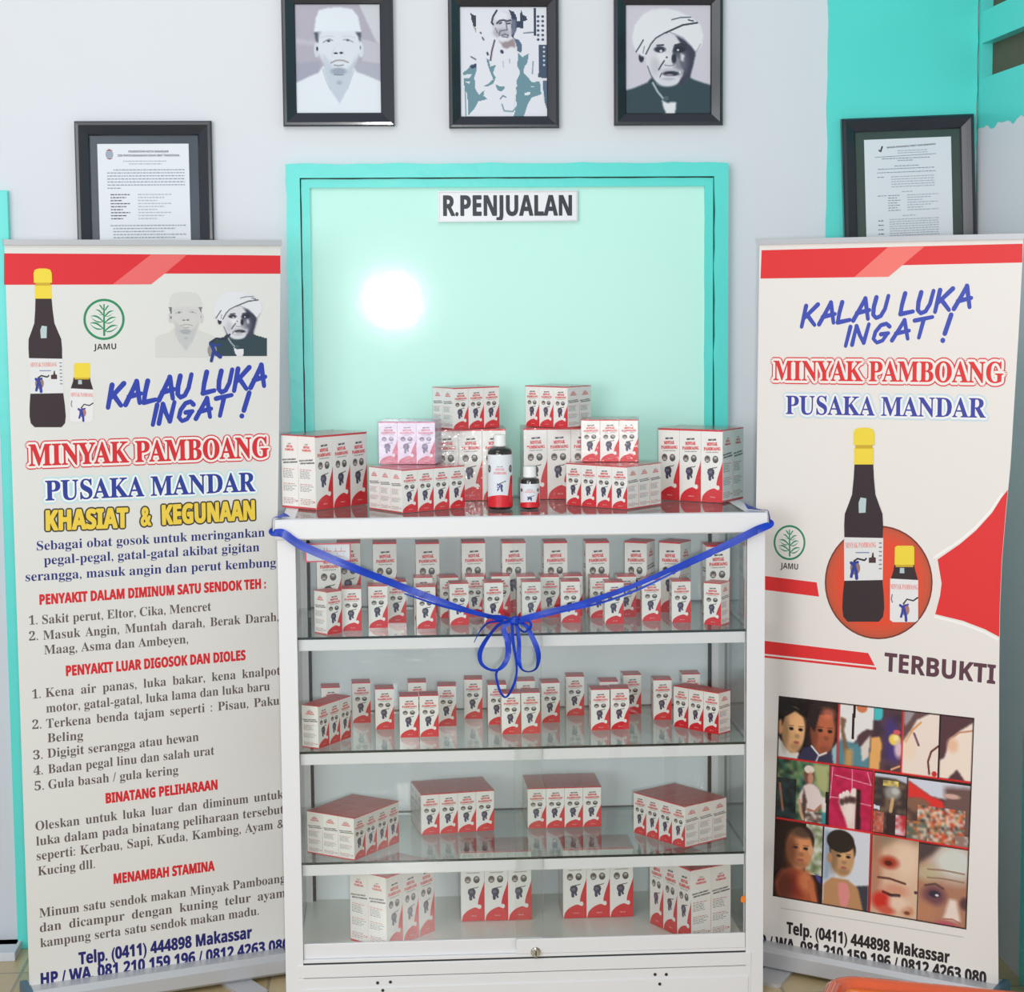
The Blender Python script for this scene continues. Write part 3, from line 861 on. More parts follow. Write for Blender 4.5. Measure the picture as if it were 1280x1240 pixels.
def bottle_picture(art, P, big, layer):
    """printed picture of the product: (points of the photograph)"""
    Y, DY, K = rgb(240, 214, 62), rgb(206, 170, 40), rgb(50, 34, 40)
    q = lambda pts: [P(*p) for p in pts]
    if big['kind'] == 'tall':
        x0, x1, y0, y1 = big['box']                      # body sides, cap top, base
        h, c = y1 - y0, (x0 + x1) / 2
        w = (x1 - x0) / 2
        Z = lambda fx, fy: (c + fx * w + big.get('lean', 0) * (fy - 0.5), y0 + fy * h)
        prof = [(.48, .185), (.52, .26), (.60, .345), (.80, .40), (.97, .445), (1.0, .50), (.98, .60), (.96, .75), (.99, .80), (1.05, .86), (1.08, .93), (1.02, .975), (.80, 1.0)]
        art.poly(q([Z(-a, b) for a, b in prof] + [Z(a, b) for a, b in prof[::-1]]), K, layer)
        art.poly(q([Z(-.50, .105), Z(-.50, .19), Z(.50, .19), Z(.50, .105)]), Y, layer + 1)
        art.poly(q([Z(-.44, .085), Z(-.44, .108), Z(.44, .108), Z(.44, .085)]), DY, layer + 1)
        art.poly(q([Z(-.54, .09), Z(-.54, .03), Z(-.46, .008), Z(-.2, 0), Z(.2, 0), Z(.46, .008), Z(.54, .03), Z(.54, .09)]), Y, layer + 2)
        art.poly(q([Z(-.26, .388), Z(-.24, .44), Z(.10, .438), Z(.14, .365), Z(-.16, .36)]), rgb(186, 204, 206), layer + 1)
        ly0, ly1 = .565, .785
        art.poly(q([Z(-1.0, ly0), Z(1.02, ly0 + .004), Z(1.0, ly1), Z(-.98, ly1 + .004)]), rgb(226, 226, 226), layer + 1)
        art.text('MINYAK PAMBOANG', 'serif', P(*Z(-.92, ly0 + .055)), P(*Z(.66, ly0 + .052)), abs(P(*Z(0, 0))[1] - P(*Z(0, .028))[1]), rgb(232, 120, 104), layer + 2)
        art.poly(q([Z(-.4, ly0 + .076), Z(.3, ly0 + .076), Z(.3, ly0 + .082), Z(-.4, ly0 + .082)]), rgb(130, 140, 180), layer + 2)
        f = lambda fx, fy: P(*Z(fx, ly0 + fy * (ly1 - ly0)))
        B = rgb(44, 62, 150)
        u = abs(P(*Z(1, 0))[0] - P(*Z(0, 0))[0])
        art.ellipse(*f(-.42, .72), u * .26, u * .34, rgb(150, 120, 110), layer + 2)
        art.stroke([f(-.62, .60), f(-.46, .66), f(-.36, .82), f(-.34, .96)], u * .17, B, layer + 3)
        art.stroke([f(-.44, .64), f(-.56, .80), f(-.62, .92)], u * .15, B, layer + 3); art.stroke([f(-.60, .62), f(-.28, .58)], u * .12, B, layer + 3)
        art.stroke([f(-.48, .56), f(-.30, .50), f(.06, .54), f(.14, .50)], u * .09, rgb(36, 36, 48), layer + 3)
        art.poly([f(.28, .60), f(.28, .48), f(.42, .47), f(.46, .36), f(.52, .36), f(.54, .46), f(.64, .48), f(.64, .60)], rgb(70, 46, 46), layer + 2)
        for i in range(7):
            art.poly([f(.80, .12 + i * .1), f(.95, .12 + i * .1), f(.95, .15 + i * .1), f(.80, .15 + i * .1)], rgb(130, 130, 140), layer + 2)
    else:
        x0, x1, y0, y1 = big['box']
        h, c, w = y1 - y0, (x0 + x1) / 2, (x1 - x0) / 2
        Z = lambda fx, fy: (c + fx * w, y0 + fy * h)
        art.poly(q([Z(-.70, .24), Z(-.76, .32), Z(-1.0, .46), Z(1.0, .46), Z(.78, .32), Z(.70, .24)]), K, layer)
        art.poly(q([Z(-.66, .02), Z(-.5, 0), Z(.6, 0), Z(.72, .02), Z(.72, .25), Z(-.68, .25)]), Y, layer + 1)
        art.poly(q([Z(-.62, .25), Z(-.6, .28), Z(.64, .28), Z(.66, .25)]), DY, layer + 1)
        art.poly(q([Z(-.3, .29), Z(-.32, .36), Z(.02, .36), Z(.0, .29)]), rgb(180, 196, 200), layer + 1)
        art.poly(q([Z(-1.0, .43), Z(1.0, .45), Z(1.0, .97), Z(.8, 1.0), Z(-.8, 1.0), Z(-1.02, .97)]), rgb(232, 230, 230), layer + 1)
        art.text('MINYAK PAMBOANG', 'serif', P(*Z(-.95, .565)), P(*Z(.97, .575)), abs(P(*Z(0, 0))[1] - P(*Z(0, .065))[1]), rgb(232, 110, 100), layer + 2)
        u = abs(P(*Z(1, 0))[0] - P(*Z(0, 0))[0])
        f = lambda fx, fy: P(*Z(fx, fy))
        B = rgb(48, 62, 160)
        art.ellipse(*f(.08, .84), u * .30, u * .40, rgb(170, 120, 110), layer + 2)
        art.stroke([f(-.28, .78), f(.0, .82), f(.12, .92), f(.14, .98)], u * .19, B, layer + 3); art.stroke([f(-.02, .80), f(-.22, .93)], u * .16, B, layer + 3); art.stroke([f(-.2, .80), f(.28, .77)], u * .12, B, layer + 3)
        art.stroke([f(-.05, .76), f(.2, .70), f(.66, .72), f(.96, .68)], u * .10, rgb(36, 36, 50), layer + 3)
        art.stroke([f(-.85, .64), f(-.92, .70), f(-.84, .74)], u * .07, rgb(90, 90, 100), layer + 2)
def outlined(art, s, p0, p1, cap, layers, style='serif', layer=0, space=1.0):
    """layers: (grow metres, colour) from the outermost in"""
    for i, (g, c) in enumerate(layers):
        art.text(s, style, p0, p1, cap, c, layer + i, bold=g, space=space, steps=14)

NAVY, RED_T, BROWN = rgb(30, 44, 120), rgb(214, 32, 42), rgb(98, 84, 82)
def banner_hardware(t, c, du, n, w0, w1, zb, zt, lean, label_side):
    """cassette, end caps, feet, rail and pole; n points to the room, lean: how far the foot stands back"""
    c, du, n = Vector(c), Vector(du), Vector(n)
    base = c - n * lean
    def P(u, d, z, o=base): return o + du * u + n * d + Vector((0, 0, z))
    mb = MB()
    prof = [(0.0035, zb), (0.030, zb - 0.004), (0.040, zb - 0.018), (0.041, 0.016), (0.034, 0.009), (-0.036, 0.009), (-0.044, 0.018), (-0.044, zb - 0.012), (-0.036, zb), (-0.004, zb)]
    mb.loft([[P(u, d, z) for d, z in prof] for u in (w0 + 0.004, w1 - 0.004)])
    mb.build('cassette', M['silver'], t)
    for u0, u1 in ((w0 - 0.012, w0 + 0.0038), (w1 - 0.0038, w1 + 0.010)):
        mb = MB()
        mb.loft([[P(u, d * 1.03, z + (0.002 if z > 0.03 else -0.0005)) for d, z in prof] for u in (u0, u1)])
        mb.build('end_cap', M['cap'], t)
    for u in (w0 + 0.13, w1 - 0.13):
        mb = MB()
        ring = [P(u + a * 0.032 + b * 0.018, b * 0.13, 0.0) for a, b in ((-1, -1), (1, -1), (1.05, .92), (.8, 1), (-.8, 1), (-1.05, .92))]
        mb.loft([ring, [p + Vector((0, 0, 0.0085)) for p in ring]])
        mb.build('foot', M['silver'], t)
    mb = MB()
    mb.tube([P(0, -0.02, zb - 0.012), c + n * -0.012 + Vector((0, 0, zt + 0.004))], 0.007)
    mb.build('support_pole', M['silver'], t)

# ---- the banner with the long text
LA = 0.3671
LC = Vector((-0.837, 0.1397, 0))
LZT, LZB = 0.6205 + ZO, -1.0607 + ZO
ldu, ln_ = Vector((math.cos(LA), math.sin(LA), 0)), Vector((math.sin(LA), -math.cos(LA), 0))
ban = thing('roll_up_banner', (LC.x, LC.y, 0), 'roll-up banner with bottles, two portraits and long paragraphs of remedies', 'banner', 'roll-up banners beside the display case')
LP = Plane(LC, ldu, (0, 0, 1))
def sheet_outline(z0, z1, left, right, n=30):
    zs = np.linspace(z0, z1, n)
    return [(left(z), z) for z in zs], [(right(z), z) for z in zs]
def build_sheet(t, plane, z0, z1, left, right, n=30, mat='sheet'):
    mb = MB()
    l, r = sheet_outline(z0, z1, left, right, n)
    mb.loft([[plane.point(a[0], a[1], -0.0007), plane.point(b[0], b[1], -0.0007), plane.point(b[0], b[1], 0), plane.point(a[0], a[1], 0)] for a, b in zip(l, r)])
    return mb.build('banner_sheet', M[mat], t)
def l_right(z):
    k = (z - (LZB)) / (LZT - LZB)
    return 0.2955 + (0.3165 - 0.2955) * max(0.0, (k - 0.62) / 0.38) ** 0.8 if k > 0.62 else 0.2955
sheet = build_sheet(ban, LP, 0.030, LZT - 0.004, lambda z: -0.316, l_right)
banner_hardware(ban, LC, ldu, ln_, -0.318, 0.290, LZB, LZT, 0.0, 'left')
mb = MB()
ring = [(-0.006, 0.0), (0.006, 0.0), (0.006, -0.012), (0.0035, -0.0125), (-0.0035, -0.0125), (-0.006, -0.012)]
mb.loft([[LP.point(u, LZT + 0.004 + z, d) for d, z in ring] for u in (-0.3185, 0.3185)])
mb.build('top_rail', M['silver'], ban)
L = LP.uv
q = lambda pts: [L(*p) for p in pts]
art = Art()
art.poly(q([(5, 316.7), (140, 317.4), (140, 355.7), (5, 356)]), rgb(222, 36, 46), 0)
art.poly(q([(140, 317.4), (350.5, 319.4), (350.5, 342.2), (206, 342), (188.8, 355.4), (140, 355.7)]), rgb(222, 36, 46), 0)
art.poly(q([(140.5, 355.7), (188.8, 355.4), (206, 342), (233, 319), (188.8, 318)]), rgb(236, 104, 104), 1)
art.build('header_stripe', M['ink'], LP.map, sheet)
art = Art()
bottle_picture(art, L, {'kind': 'tall', 'box': (35.5, 77.5, 335.6, 534), 'lean': 7}, 2)
bottle_picture(art, L, {'kind': 'short', 'box': (87.6, 116.6, 453.6, 527.6)}, 2)
art.build('bottle_picture', M['ink'], LP.map, sheet)
art = Art()
leaf_emblem(art, L, 130, 399.2, 25.8, 25.8)
art.text('JAMU', 'sans', L(117, 437.2), L(145.4, 436.4), L(130, 430)[1] - L(130, 437)[1], rgb(50, 40, 46), 0)
art.build('leaf_emblem', M['ink'], LP.map, sheet)
art = Art()
cap = lambda x, y, h: LP.uv(x, y - h)[1] - LP.uv(x, y)[1]
BL = rgb(40, 62, 170)
brush_word(art, 'KALAU LUKA', L(135, 509.5), L(331, 483), cap(230, 495, 27), cap(230, 495, 6.6), BL, 0)
brush_word(art, 'INGAT', L(191, 531), L(285, 518.5), cap(230, 525, 24), cap(230, 520, 6.2), BL, 0)
art.stroke([L(311.5, 491), L(304.8, 513)], cap(300, 500, 6.4), BL, 0); art.ellipse(*L(302.3, 520), cap(300, 500, 3.2), cap(300, 500, 3.2), BL, 0)
CREAM = rgb(240, 236, 230)
outlined(art, 'MINYAK PAMBOANG', L(36.5, 582.3), L(335.5, 571.2), cap(180, 575, 26.5), [(0.0088, rgb(214, 44, 54)), (0.0060, CREAM), (0.0009, rgb(214, 34, 44))], layer=1)
outlined(art, 'PUSAKA MANDAR', L(57, 625.5), L(319, 613.8), cap(180, 620, 24.5), [(0.0085, rgb(190, 226, 232)), (0.0050, rgb(242, 243, 240)), (0.0007, rgb(34, 58, 150))], layer=1)
YEL, BK = rgb(238, 206, 70), rgb(62, 52, 40)
for s_, a_, b_ in (('KHASIAT', (58, 662.6), (159.5, 658.8)), ('&', (176.8, 657), (188.5, 656.2)), ('KEGUNAAN', (203.5, 655.4), (318, 648.8))):
    outlined(art, s_, L(*a_), L(*b_), cap(180, 655, 23), [(0.0052, BK), (0.0018, YEL)], 'sans', layer=1)
BODY = 11.4
lines = [
    ('Sebagai obat gosok untuk meringankan', 'serif', (46, 688.1), (331, 670.6), 11.6, NAVY, 1),
    ('pegal-pegal, gatal-gatal akibat gigitan', 'serif', (55, 705.9), (324.2, 689), 11.6, NAVY, 1),
    ('serangga, masuk angin dan perut kembung', 'serif', (32, 726.7), (345, 708.3), 11.6, NAVY, 1),
    ('PENYAKIT DALAM DIMINUM SATU SENDOK TEH :', 'sans', (49.9, 755.8), (332, 735), 11.8, RED_T, 1),
    ('1.', 'serif', (36.4, 781), (47, 780.2), BODY, BROWN, 1),
    ('Sakit perut, Eltor, Cika, Mencret', 'serif', (52.9, 780.1), (264, 763.2), BODY, BROWN, 1),
    ('2.', 'serif', (36.4, 800.8), (47.6, 800), BODY, BROWN, 1),
    ('Masuk Angin, Muntah darah, Berak Darah,', 'serif', (54, 799.7), (348.5, 776), BODY, BROWN, 1.5),
    ('Maag, Asma dan Ambeyen,', 'serif', (55.2, 818), (235.2, 803.9), BODY, BROWN, 1),
    ('PENYAKIT LUAR DIGOSOK DAN DIOLES', 'sans', (83, 844.9), (306.7, 824.7), 12, RED_T, 1),
    ('1.', 'serif', (40.4, 873.4), (51, 872.4), BODY, BROWN, 1),
    ('Kena air panas, luka bakar, kena knalpot', 'serif', (57, 871.6), (350.5, 843.2), BODY, BROWN, 1.8),
    ('motor, gatal-gatal, luka lama dan luka baru', 'serif', (57.9, 890.9), (337.3, 862.7), BODY, BROWN, 1),
    ('2.', 'serif', (40.4, 911.4), (51.8, 910.5), BODY, BROWN, 1),
    ('Terkena benda tajam seperti : Pisau, Paku,', 'serif', (57.9, 910.2), (352, 880.4), BODY, BROWN, 1.5),
    ('Beling', 'serif', (59.4, 928), (104, 924.4), BODY, BROWN, 1),
    ('3.', 'serif', (41.6, 949.6), (53.4, 948.4), BODY, BROWN, 1),
    ('Digigit serangga atau hewan', 'serif', (59.4, 947.3), (248.5, 926), BODY, BROWN, 1),
    ('4.', 'serif', (42, 969), (53.7, 967.8), BODY, BROWN, 1),
    ('Badan pegal linu dan salah urat', 'serif', (60.3, 966.9), (268, 943.2), BODY, BROWN, 1),
    ('5.', 'serif', (43.3, 988.2), (55, 987), BODY, BROWN, 1),
    ('Gula basah / gula kering', 'serif', (60.6, 986.2), (223, 967.5), BODY, BROWN, 1),
    ('BINATANG PELIHARAAN', 'sans', (132.7, 1004), (271.7, 986.5), 11.8, RED_T, 1),
    ('Oleskan untuk luka luar dan diminum untuk', 'serif', (44.5, 1038.2), (354.5, 997.7), BODY, BROWN, 1.6),
    ('luka dalam pada binatang peliharaan tersebut', 'serif', (45.4, 1057.2), (354.9, 1016.4), BODY, BROWN, 1.05),
    ('seperti: Kerbau, Sapi, Kuda, Kambing, Ayam &', 'serif', (46, 1075.6), (355.2, 1034.5), BODY, BROWN, 1.2),
    ('Kucing dll.', 'serif', (47.5, 1094.6), (118.8, 1085), BODY, BROWN, 1),
    ('MENAMBAH STAMINA', 'sans', (142.5, 1104.7), (268, 1088), 11.8, RED_T, 1),
    ('Minum satu sendok makan Minyak Pamboang', 'serif', (49.3, 1147), (357, 1102.4), BODY, BROWN, 1.05),
    ('dan dicampur dengan kuning telur ayam', 'serif', (49.9, 1165.3), (357, 1121), BODY, BROWN, 1.9),
    ('kampung serta satu sendok makan madu.', 'serif', (50.5, 1184.3), (323.6, 1143.3), BODY, BROWN, 1),
    ('Telp. (0411) 444898 Makassar', 'sans', (98.9, 1205.6), (314.7, 1172.4), 14.2, rgb(26, 30, 110), 1),
    ('HP / WA. 081 210 159 196 / 0812 4263 080', 'sans', (51.4, 1231.5), (361, 1187), 14.2, rgb(26, 30, 110), 1),
]
for s_, st, a_, b_, h_, c_, sp in lines:
    art.text(s_, st, L(*a_), L(*b_), cap((a_[0] + b_[0]) / 2, (a_[1] + b_[1]) / 2, h_), c_, 0, space=sp, bold=0.0009 if st == 'sans' else 0, steps=8)
art.build('lettering', M['ink'], LP.map, sheet)
for painter, (x0, x1, y0, y1), win in ((paint_man_in_cap, (194.5, 268.5, 363, 446.5), (205, 42, 990, 1045)), (paint_man_in_turban, (261, 333.5, 362.5, 445), (205, 60, 968, 1032))):
    base = (225, 224, 219)
    cv = Canvas(74, 84, win, base)
    painter(cv, base)
    if painter is paint_man_in_cap:
        cv.a = base + (cv.a - np.array([240, 246, 250])) * 0.62
    cv.build('portrait_picture', M['ink'], LP, [L(x0, y0), L(x1, y0), L(x1, y1), L(x0, y1)], 0.0009 if painter is paint_man_in_turban else 0.0006, sheet,
             skip=lambda c: np.abs(c.a - (np.array(base) if painter is paint_man_in_turban else np.array(base) + (np.array(base) - np.array([240, 246, 250])) * 0.62)).max(-1) < 2)
art = Art()
art.ellipse(*L(265, 438), cap(265, 438, 6), cap(265, 438, 8), rgb(150, 146, 140), 7)
B_ = rgb(36, 60, 140)
art.stroke([L(264, 430), L(268, 440), L(275, 446)], cap(265, 438, 5), B_, 8); art.stroke([L(267, 438), L(264, 451)], cap(265, 438, 4), B_, 8); art.stroke([L(266, 432), L(275, 431)], cap(265, 438, 3), B_, 8)
art.stroke([L(264, 427), L(270, 423), L(282, 424), L(287, 418)], cap(265, 438, 2.4), rgb(38, 42, 66), 8)
art.build('hand_picture', M['ink'], LP.map, sheet)

# ---- the banner with the photo collage
RA, RLEAN = -0.6509, 0.0799
RC = Vector((0.8085, -0.0479, 0))
RZT, RZB = 0.6119 + ZO, -1.0652 + ZO
rdu, rn = Vector((math.cos(RA), math.sin(RA), 0)), Vector((math.sin(RA), -math.cos(RA), 0))
ban2 = thing('roll_up_banner', (RC.x, RC.y + 0.05, 0), 'roll-up banner with one large bottle on a red disc above a photo collage', 'banner', 'roll-up banners beside the display case')
slope = RLEAN / (RZT - RZB)
RP = Plane(RC + Vector((0, slope * RZT, 0)), rdu, (0, -slope, 1))
Rv = RP.uv
zt2 = Rv(1100, 298)[1]; zb2 = Rv(1100, 1202.5)[1]
edge = [(295, 1279.5), (320, 1278.3), (420, 1273), (500, 1268), (580, 1263.2), (640, 1257.5), (700, 1252.5), (760, 1250), (830, 1249), (950, 1248.6), (1120, 1247.2), (1236, 1248.2)]
ev, eu = [], []
for y, x in edge[::-1]:
    u_, v_ = Rv(x, y); ev.append(v_); eu.append(u_)
def r_right(v): return float(np.interp(v, ev, eu))
sheet2 = build_sheet(ban2, RP, zb2 - 0.03, zt2 - 0.004, lambda v: -0.3115, r_right, 60, 'sheet_warm')
r_lo = r_right(zb2)
base_pt = RP.point(0, zb2, 0)
def banner_foot(t, P0, zt_pt):
    def P(u, d, z): return Vector((P0.x, P0.y, 0)) + rdu * u + rn * d + Vector((0, 0, z))
    zb = P0.z
    mb = MB()
    prof = [(0.0035, zb), (0.030, zb - 0.004), (0.038, zb - 0.016), (0.039, 0.012), (0.034, 0.0085), (-0.036, 0.0085), (-0.044, 0.014), (-0.044, zb - 0.012), (-0.036, zb), (-0.004, zb)]
    mb.loft([[P(u, d, z) for d, z in prof] for u in (-0.268, r_lo - 0.002)])
    mb.build('cassette', M['silver'], t)
    for u0, u1 in ((-0.277, -0.2682), (r_lo - 0.0018, r_lo + 0.012)):
        mb = MB(); mb.loft([[P(u, d * 1.03, z + (0.002 if z > 0.03 else -0.0005)) for d, z in prof] for u in (u0, u1)]); mb.build('end_cap', M['cap'], t)
    for u in (-0.225, 0.16):
        mb = MB()
        ring = [P(u + a * 0.034 + b * 0.02, b * 0.13, 0.0) for a, b in ((-1, -1), (1, -1), (1.05, .92), (.8, 1), (-.8, 1), (-1.05, .92))]
        mb.loft([ring, [p + Vector((0, 0, 0.008)) for p in ring]]); mb.build('foot', M['silver'], t)
    mb = MB(); mb.tube([P(0, -0.02, zb - 0.012), zt_pt], 0.007); mb.build('support_pole', M['silver'], t)
banner_foot(ban2, base_pt, RP.point(0, zt2 + 0.001, -0.012))
mb = MB()
mb.loft([[RP.point(u, zt2 + 0.004 + z, d) for d, z in ring] for ring in [[(-0.006, 0.0), (0.006, 0.0), (0.006, -0.012), (0.0035, -0.0125), (-0.0035, -0.0125), (-0.006, -0.012)]] for u in (-0.3125, r_right(zt2) + 0.003)])
mb.build('top_rail', M['silver'], ban2)
q = lambda pts: [Rv(*p) for p in pts]
cap2 = lambda x, y, h: Rv(x, y - h)[1] - Rv(x, y)[1]
RED = rgb(228, 44, 46)
art = Art()
art.poly(q([(952, 312.8), (1068, 309.8), (1068, 346.6), (950.6, 348.2)]), RED, 0)
art.poly(q([(1068, 309.8), (1278.4, 304.6), (1277.8, 328.2), (1127.5, 331.5), (1110.8, 346), (1068, 346.6)]), RED, 0)
art.poly(q([(1067.7, 346.6), (1110.8, 346), (1155.8, 308), (1109.9, 309)]), rgb(244, 120, 112), 1)
art.build('header_stripe', M['ink'], RP.map, sheet2)
art = Art()
lx = lambda y: RP.point(-0.311, 0)  # the sheet's own edge
for pts in ([(0, 722.6), (1020.8, 728), (1023.8, 745.8), (0, 740)], [(0, 804), (1085.3, 816.3), (1093.5, 832), (0, 820.4)], [(0, 822.6), (1095, 834.2), (1095.5, 837.2), (0, 825.2)]):
    o = []
    for px, py in pts:
        if px == 0:
            v = Rv(957, py)[1]; o.append((-0.3112, v + 0.006))
        else: o.append(Rv(px, py))
    art.poly(o, RED, 0)
art.poly([Rv(*p) for p in [(1172, 699.3), (1200, 680), (1220, 663), (1240, 641), (1252, 622)]] + [(r_right(Rv(1258, y)[1]) - 0.0006, Rv(1258, y)[1]) for y in (612, 640, 670, 700, 730, 760, 797)] + [Rv(*p) for p in [(1231, 786.5), (1203.5, 776), (1169, 767.7), (1175, 745), (1177, 729)]], RED, 0)
def curve_strip(pts, w, c, l):
    art.stroke([Rv(*p) for p in pts], w, c, l)
curve_strip([(1253, 617), (1240, 637), (1220, 659), (1200, 676), (1171, 695), (1168, 697)], 0.006, rgb(246, 244, 240), 1)
curve_strip([(1169, 771), (1204, 780), (1231, 790.5), (1247, 799)], 0.006, rgb(246, 244, 240), 1)
n = 48
for f_, c_, l_ in ((1.03, rgb(120, 54, 46), 0), (1.0, rgb(196, 84, 56), 1), (0.95, rgb(208, 84, 54), 2), (0.88, rgb(220, 80, 50), 3), (0.78, rgb(230, 74, 44), 4)):
    art.poly([Rv(1098.4 + 65.5 * f_ * math.cos(2 * PI * i / n), 728 + 69 * f_ * math.sin(2 * PI * i / n)) for i in range(n)], c_, l_)
art.build('red_ornament', M['ink'], RP.map, sheet2)
art = Art()
bottle_picture(art, Rv, {'kind': 'tall', 'box': (1055.4, 1104, 534.4, 777), 'lean': -1}, 6)
bottle_picture(art, Rv, {'kind': 'short', 'box': (1113, 1148, 682, 777.5)}, 6)
art.build('bottle_picture', M['ink'], RP.map, sheet2)
art = Art()
leaf_emblem(art, Rv, 986.9, 678.2, 19.9, 21.9)
art.text('JAMU', 'sans', Rv(975.5, 710.4), Rv(997.6, 712), cap2(986, 711, 7), rgb(50, 40, 46), 0)
art.build('leaf_emblem', M['ink'], RP.map, sheet2)
art = Art()
BL2 = rgb(58, 76, 178)
brush_word(art, 'KALAU LUKA', Rv(1002, 408.5), Rv(1213, 384.5), cap2(1100, 400, 26), cap2(1100, 400, 6.0), BL2, 0)
brush_word(art, 'INGAT', Rv(1057, 432.5), Rv(1160, 421), cap2(1100, 430, 23.5), cap2(1100, 430, 5.6), BL2, 0)
art.stroke([Rv(1189, 393.5), Rv(1181, 417)], cap2(1185, 405, 6.2), BL2, 0); art.ellipse(*Rv(1178.5, 425.5), cap2(1185, 425, 3.2), cap2(1185, 425, 3.4), BL2, 0)
outlined(art, 'MINYAK PAMBOANG', Rv(967, 475), Rv(1254, 478.3), cap2(1100, 476, 25.5), [(0.0092, rgb(222, 52, 56)), (0.0064, CREAM), (0.0006, rgb(224, 44, 46))], layer=1)
outlined(art, 'PUSAKA MANDAR', Rv(982.5, 517.3), Rv(1232, 522), cap2(1100, 520, 24), [(0.0088, rgb(200, 222, 232)), (0.0052, rgb(243, 240, 238)), (0.0004, rgb(58, 66, 160))], layer=1)
art.text('TERBUKTI', 'sans', Rv(1105.5, 838.4), Rv(1243.5, 854.8), cap2(1170, 846, 22.5), rgb(92, 56, 70), 0, bold=0.0008)
art.text('Telp. (0411) 444898 Makassar', 'sans', Rv(983.5, 1166.5), Rv(1186.5, 1203.9), cap2(1085, 1185, 14.2), rgb(34, 26, 32), 0, bold=0.0009)
art.text('HP / WA. 081 210 159 196 / 0812 4263 080', 'sans', Rv(939.7, 1180.2), Rv(1232.5, 1230.5), cap2(1085, 1205, 14.5), rgb(34, 26, 32), 0, bold=0.0009)
art.stroke(q([(976, 1135), (1090, 1153), (1204, 1171.5)]), 0.0022, rgb(196, 192, 190), 0)
art.build('lettering', M['ink'], RP.map, sheet2)

# collage of nine photographs
cv = Canvas(230, 250, (0, 0, 1000, 1000), (34, 22, 26))
def face(x, y, rx, ry, skin, hair, hair_top=True, look=0.0):
    dk = tuple(v * 0.55 for v in skin)
    if hair_top: cv.ell(x, y - ry * 0.42, rx * 1.12, ry * 0.78, hair, 0.12)
    cv.ell(x, y, rx, ry, skin, 0.18)
    cv.ell(x + look * rx * 0.3, y - ry * 0.32, rx * 0.7, ry * 0.4, tuple(min(255, v * 1.14) for v in skin), 0.9, 0.7)
    cv.ell(x - (rx * 0.72 if look >= 0 else -rx * 0.72), y + ry * 0.1, rx * 0.34, ry * 0.75, dk, 0.9, 0.55)
    cv.ell(x + look * rx * 0.3, y + ry * 0.72, rx * 0.5, ry * 0.16, dk, 0.9, 0.35)
    cv.line([(x + look * rx * 0.34, y - ry * 0.05), (x + look * rx * 0.42, y + ry * 0.2)], rx * 0.12, tuple(min(255, v * 1.18) for v in skin), 0.7)
    for s in (-1, 1):
        cv.ell(x + rx * (0.40 * s + look * 0.25), y - ry * 0.06, rx * 0.19, ry * 0.07, (30, 20, 20), 0.7)
        cv.line([(x + rx * (0.40 * s + look * 0.25) - rx * .2, y - ry * 0.19), (x + rx * (0.40 * s + look * 0.25) + rx * .2, y - ry * 0.2)], ry * 0.035, dk)
    cv.ell(x + look * rx * 0.38, y + ry * 0.24, rx * 0.20, ry * 0.10, tuple(v * 0.82 for v in skin), 0.8)
    cv.ell(x + look * rx * 0.33, y + ry * 0.52, rx * 0.24, ry * 0.065, (168, 82, 74), 0.6, 0.85)
SK, SK2 = (226, 172, 122), (172, 92, 62)
cv.clip = (0, 0, 318, 300)
cv.ell(70, 95, 92, 100, (26, 18, 18), 0.1); cv.poly([(0, 195), (28, 225), (70, 268), (120, 262), (112, 300), (0, 300)], (228, 226, 222), 5)
face(84, 160, 62, 112, SK, (24, 16, 16), False, 0.9); cv.ell(14, 150, 16, 36, (206, 146, 100), 0.4); cv.poly([(20, 60), (70, 42), (130, 62), (140, 90), (90, 66), (36, 100), (22, 150)], (26, 18, 18), 5)
cv.ell(238, 100, 84, 108, (44, 30, 32), 0.1); face(240, 152, 64, 118, SK2, (30, 20, 20), False, 0.8); cv.poly([(170, 40), (270, 28), (300, 60), (220, 70), (196, 160), (176, 130)], (40, 28, 30), 6)
cv.ell(266, 60, 34, 26, (226, 120, 90), 0.9, 0.7)
cv.poly([(110, 300), (140, 240), (185, 222), (240, 272), (300, 230), (318, 250), (318, 300)], (52, 50, 78), 4); cv.line([(184, 226), (226, 268), (262, 250)], 9, (224, 220, 214)); cv.line([(222, 270), (210, 300)], 8, (190, 190, 196)); cv.poly([(290, 230), (318, 190), (318, 300), (300, 300)], (150, 190, 196), 6)
cv.clip = (326, 0, 646, 300)
cv.mottle((326, 0, 646, 300), [(80, 56, 66), (64, 44, 60), (96, 66, 74)], 30)
cv.poly([(326, 0), (505, 0), (500, 110), (450, 130), (400, 190), (326, 190)], (232, 228, 226), 4); cv.poly([(394, 0), (408, 0), (404, 168), (392, 168)], (40, 18, 28), 2); cv.ell(440, 12, 28, 24, (210, 120, 80), 0.3)
cv.poly([(326, 170), (400, 190), (480, 160), (490, 300), (326, 300)], (84, 136, 150), 8); cv.poly([(330, 66), (362, 76), (352, 130), (398, 290), (366, 300), (334, 130)], (128, 96, 72), 5); cv.poly([(362, 220), (398, 215), (400, 300), (358, 300)], (190, 150, 96), 10)
cv.poly([(420, 150), (470, 110), (500, 120), (480, 200), (430, 200)], (84, 56, 64), 5); cv.poly([(440, 200), (486, 140), (484, 240), (450, 270)], (222, 210, 200), 4)
cv.poly([(505, 0), (548, 0), (545, 60), (505, 66)], (70, 190, 196), 4); cv.poly([(560, 60), (600, 40), (640, 120), (640, 260), (570, 250)], (70, 52, 120), 22)
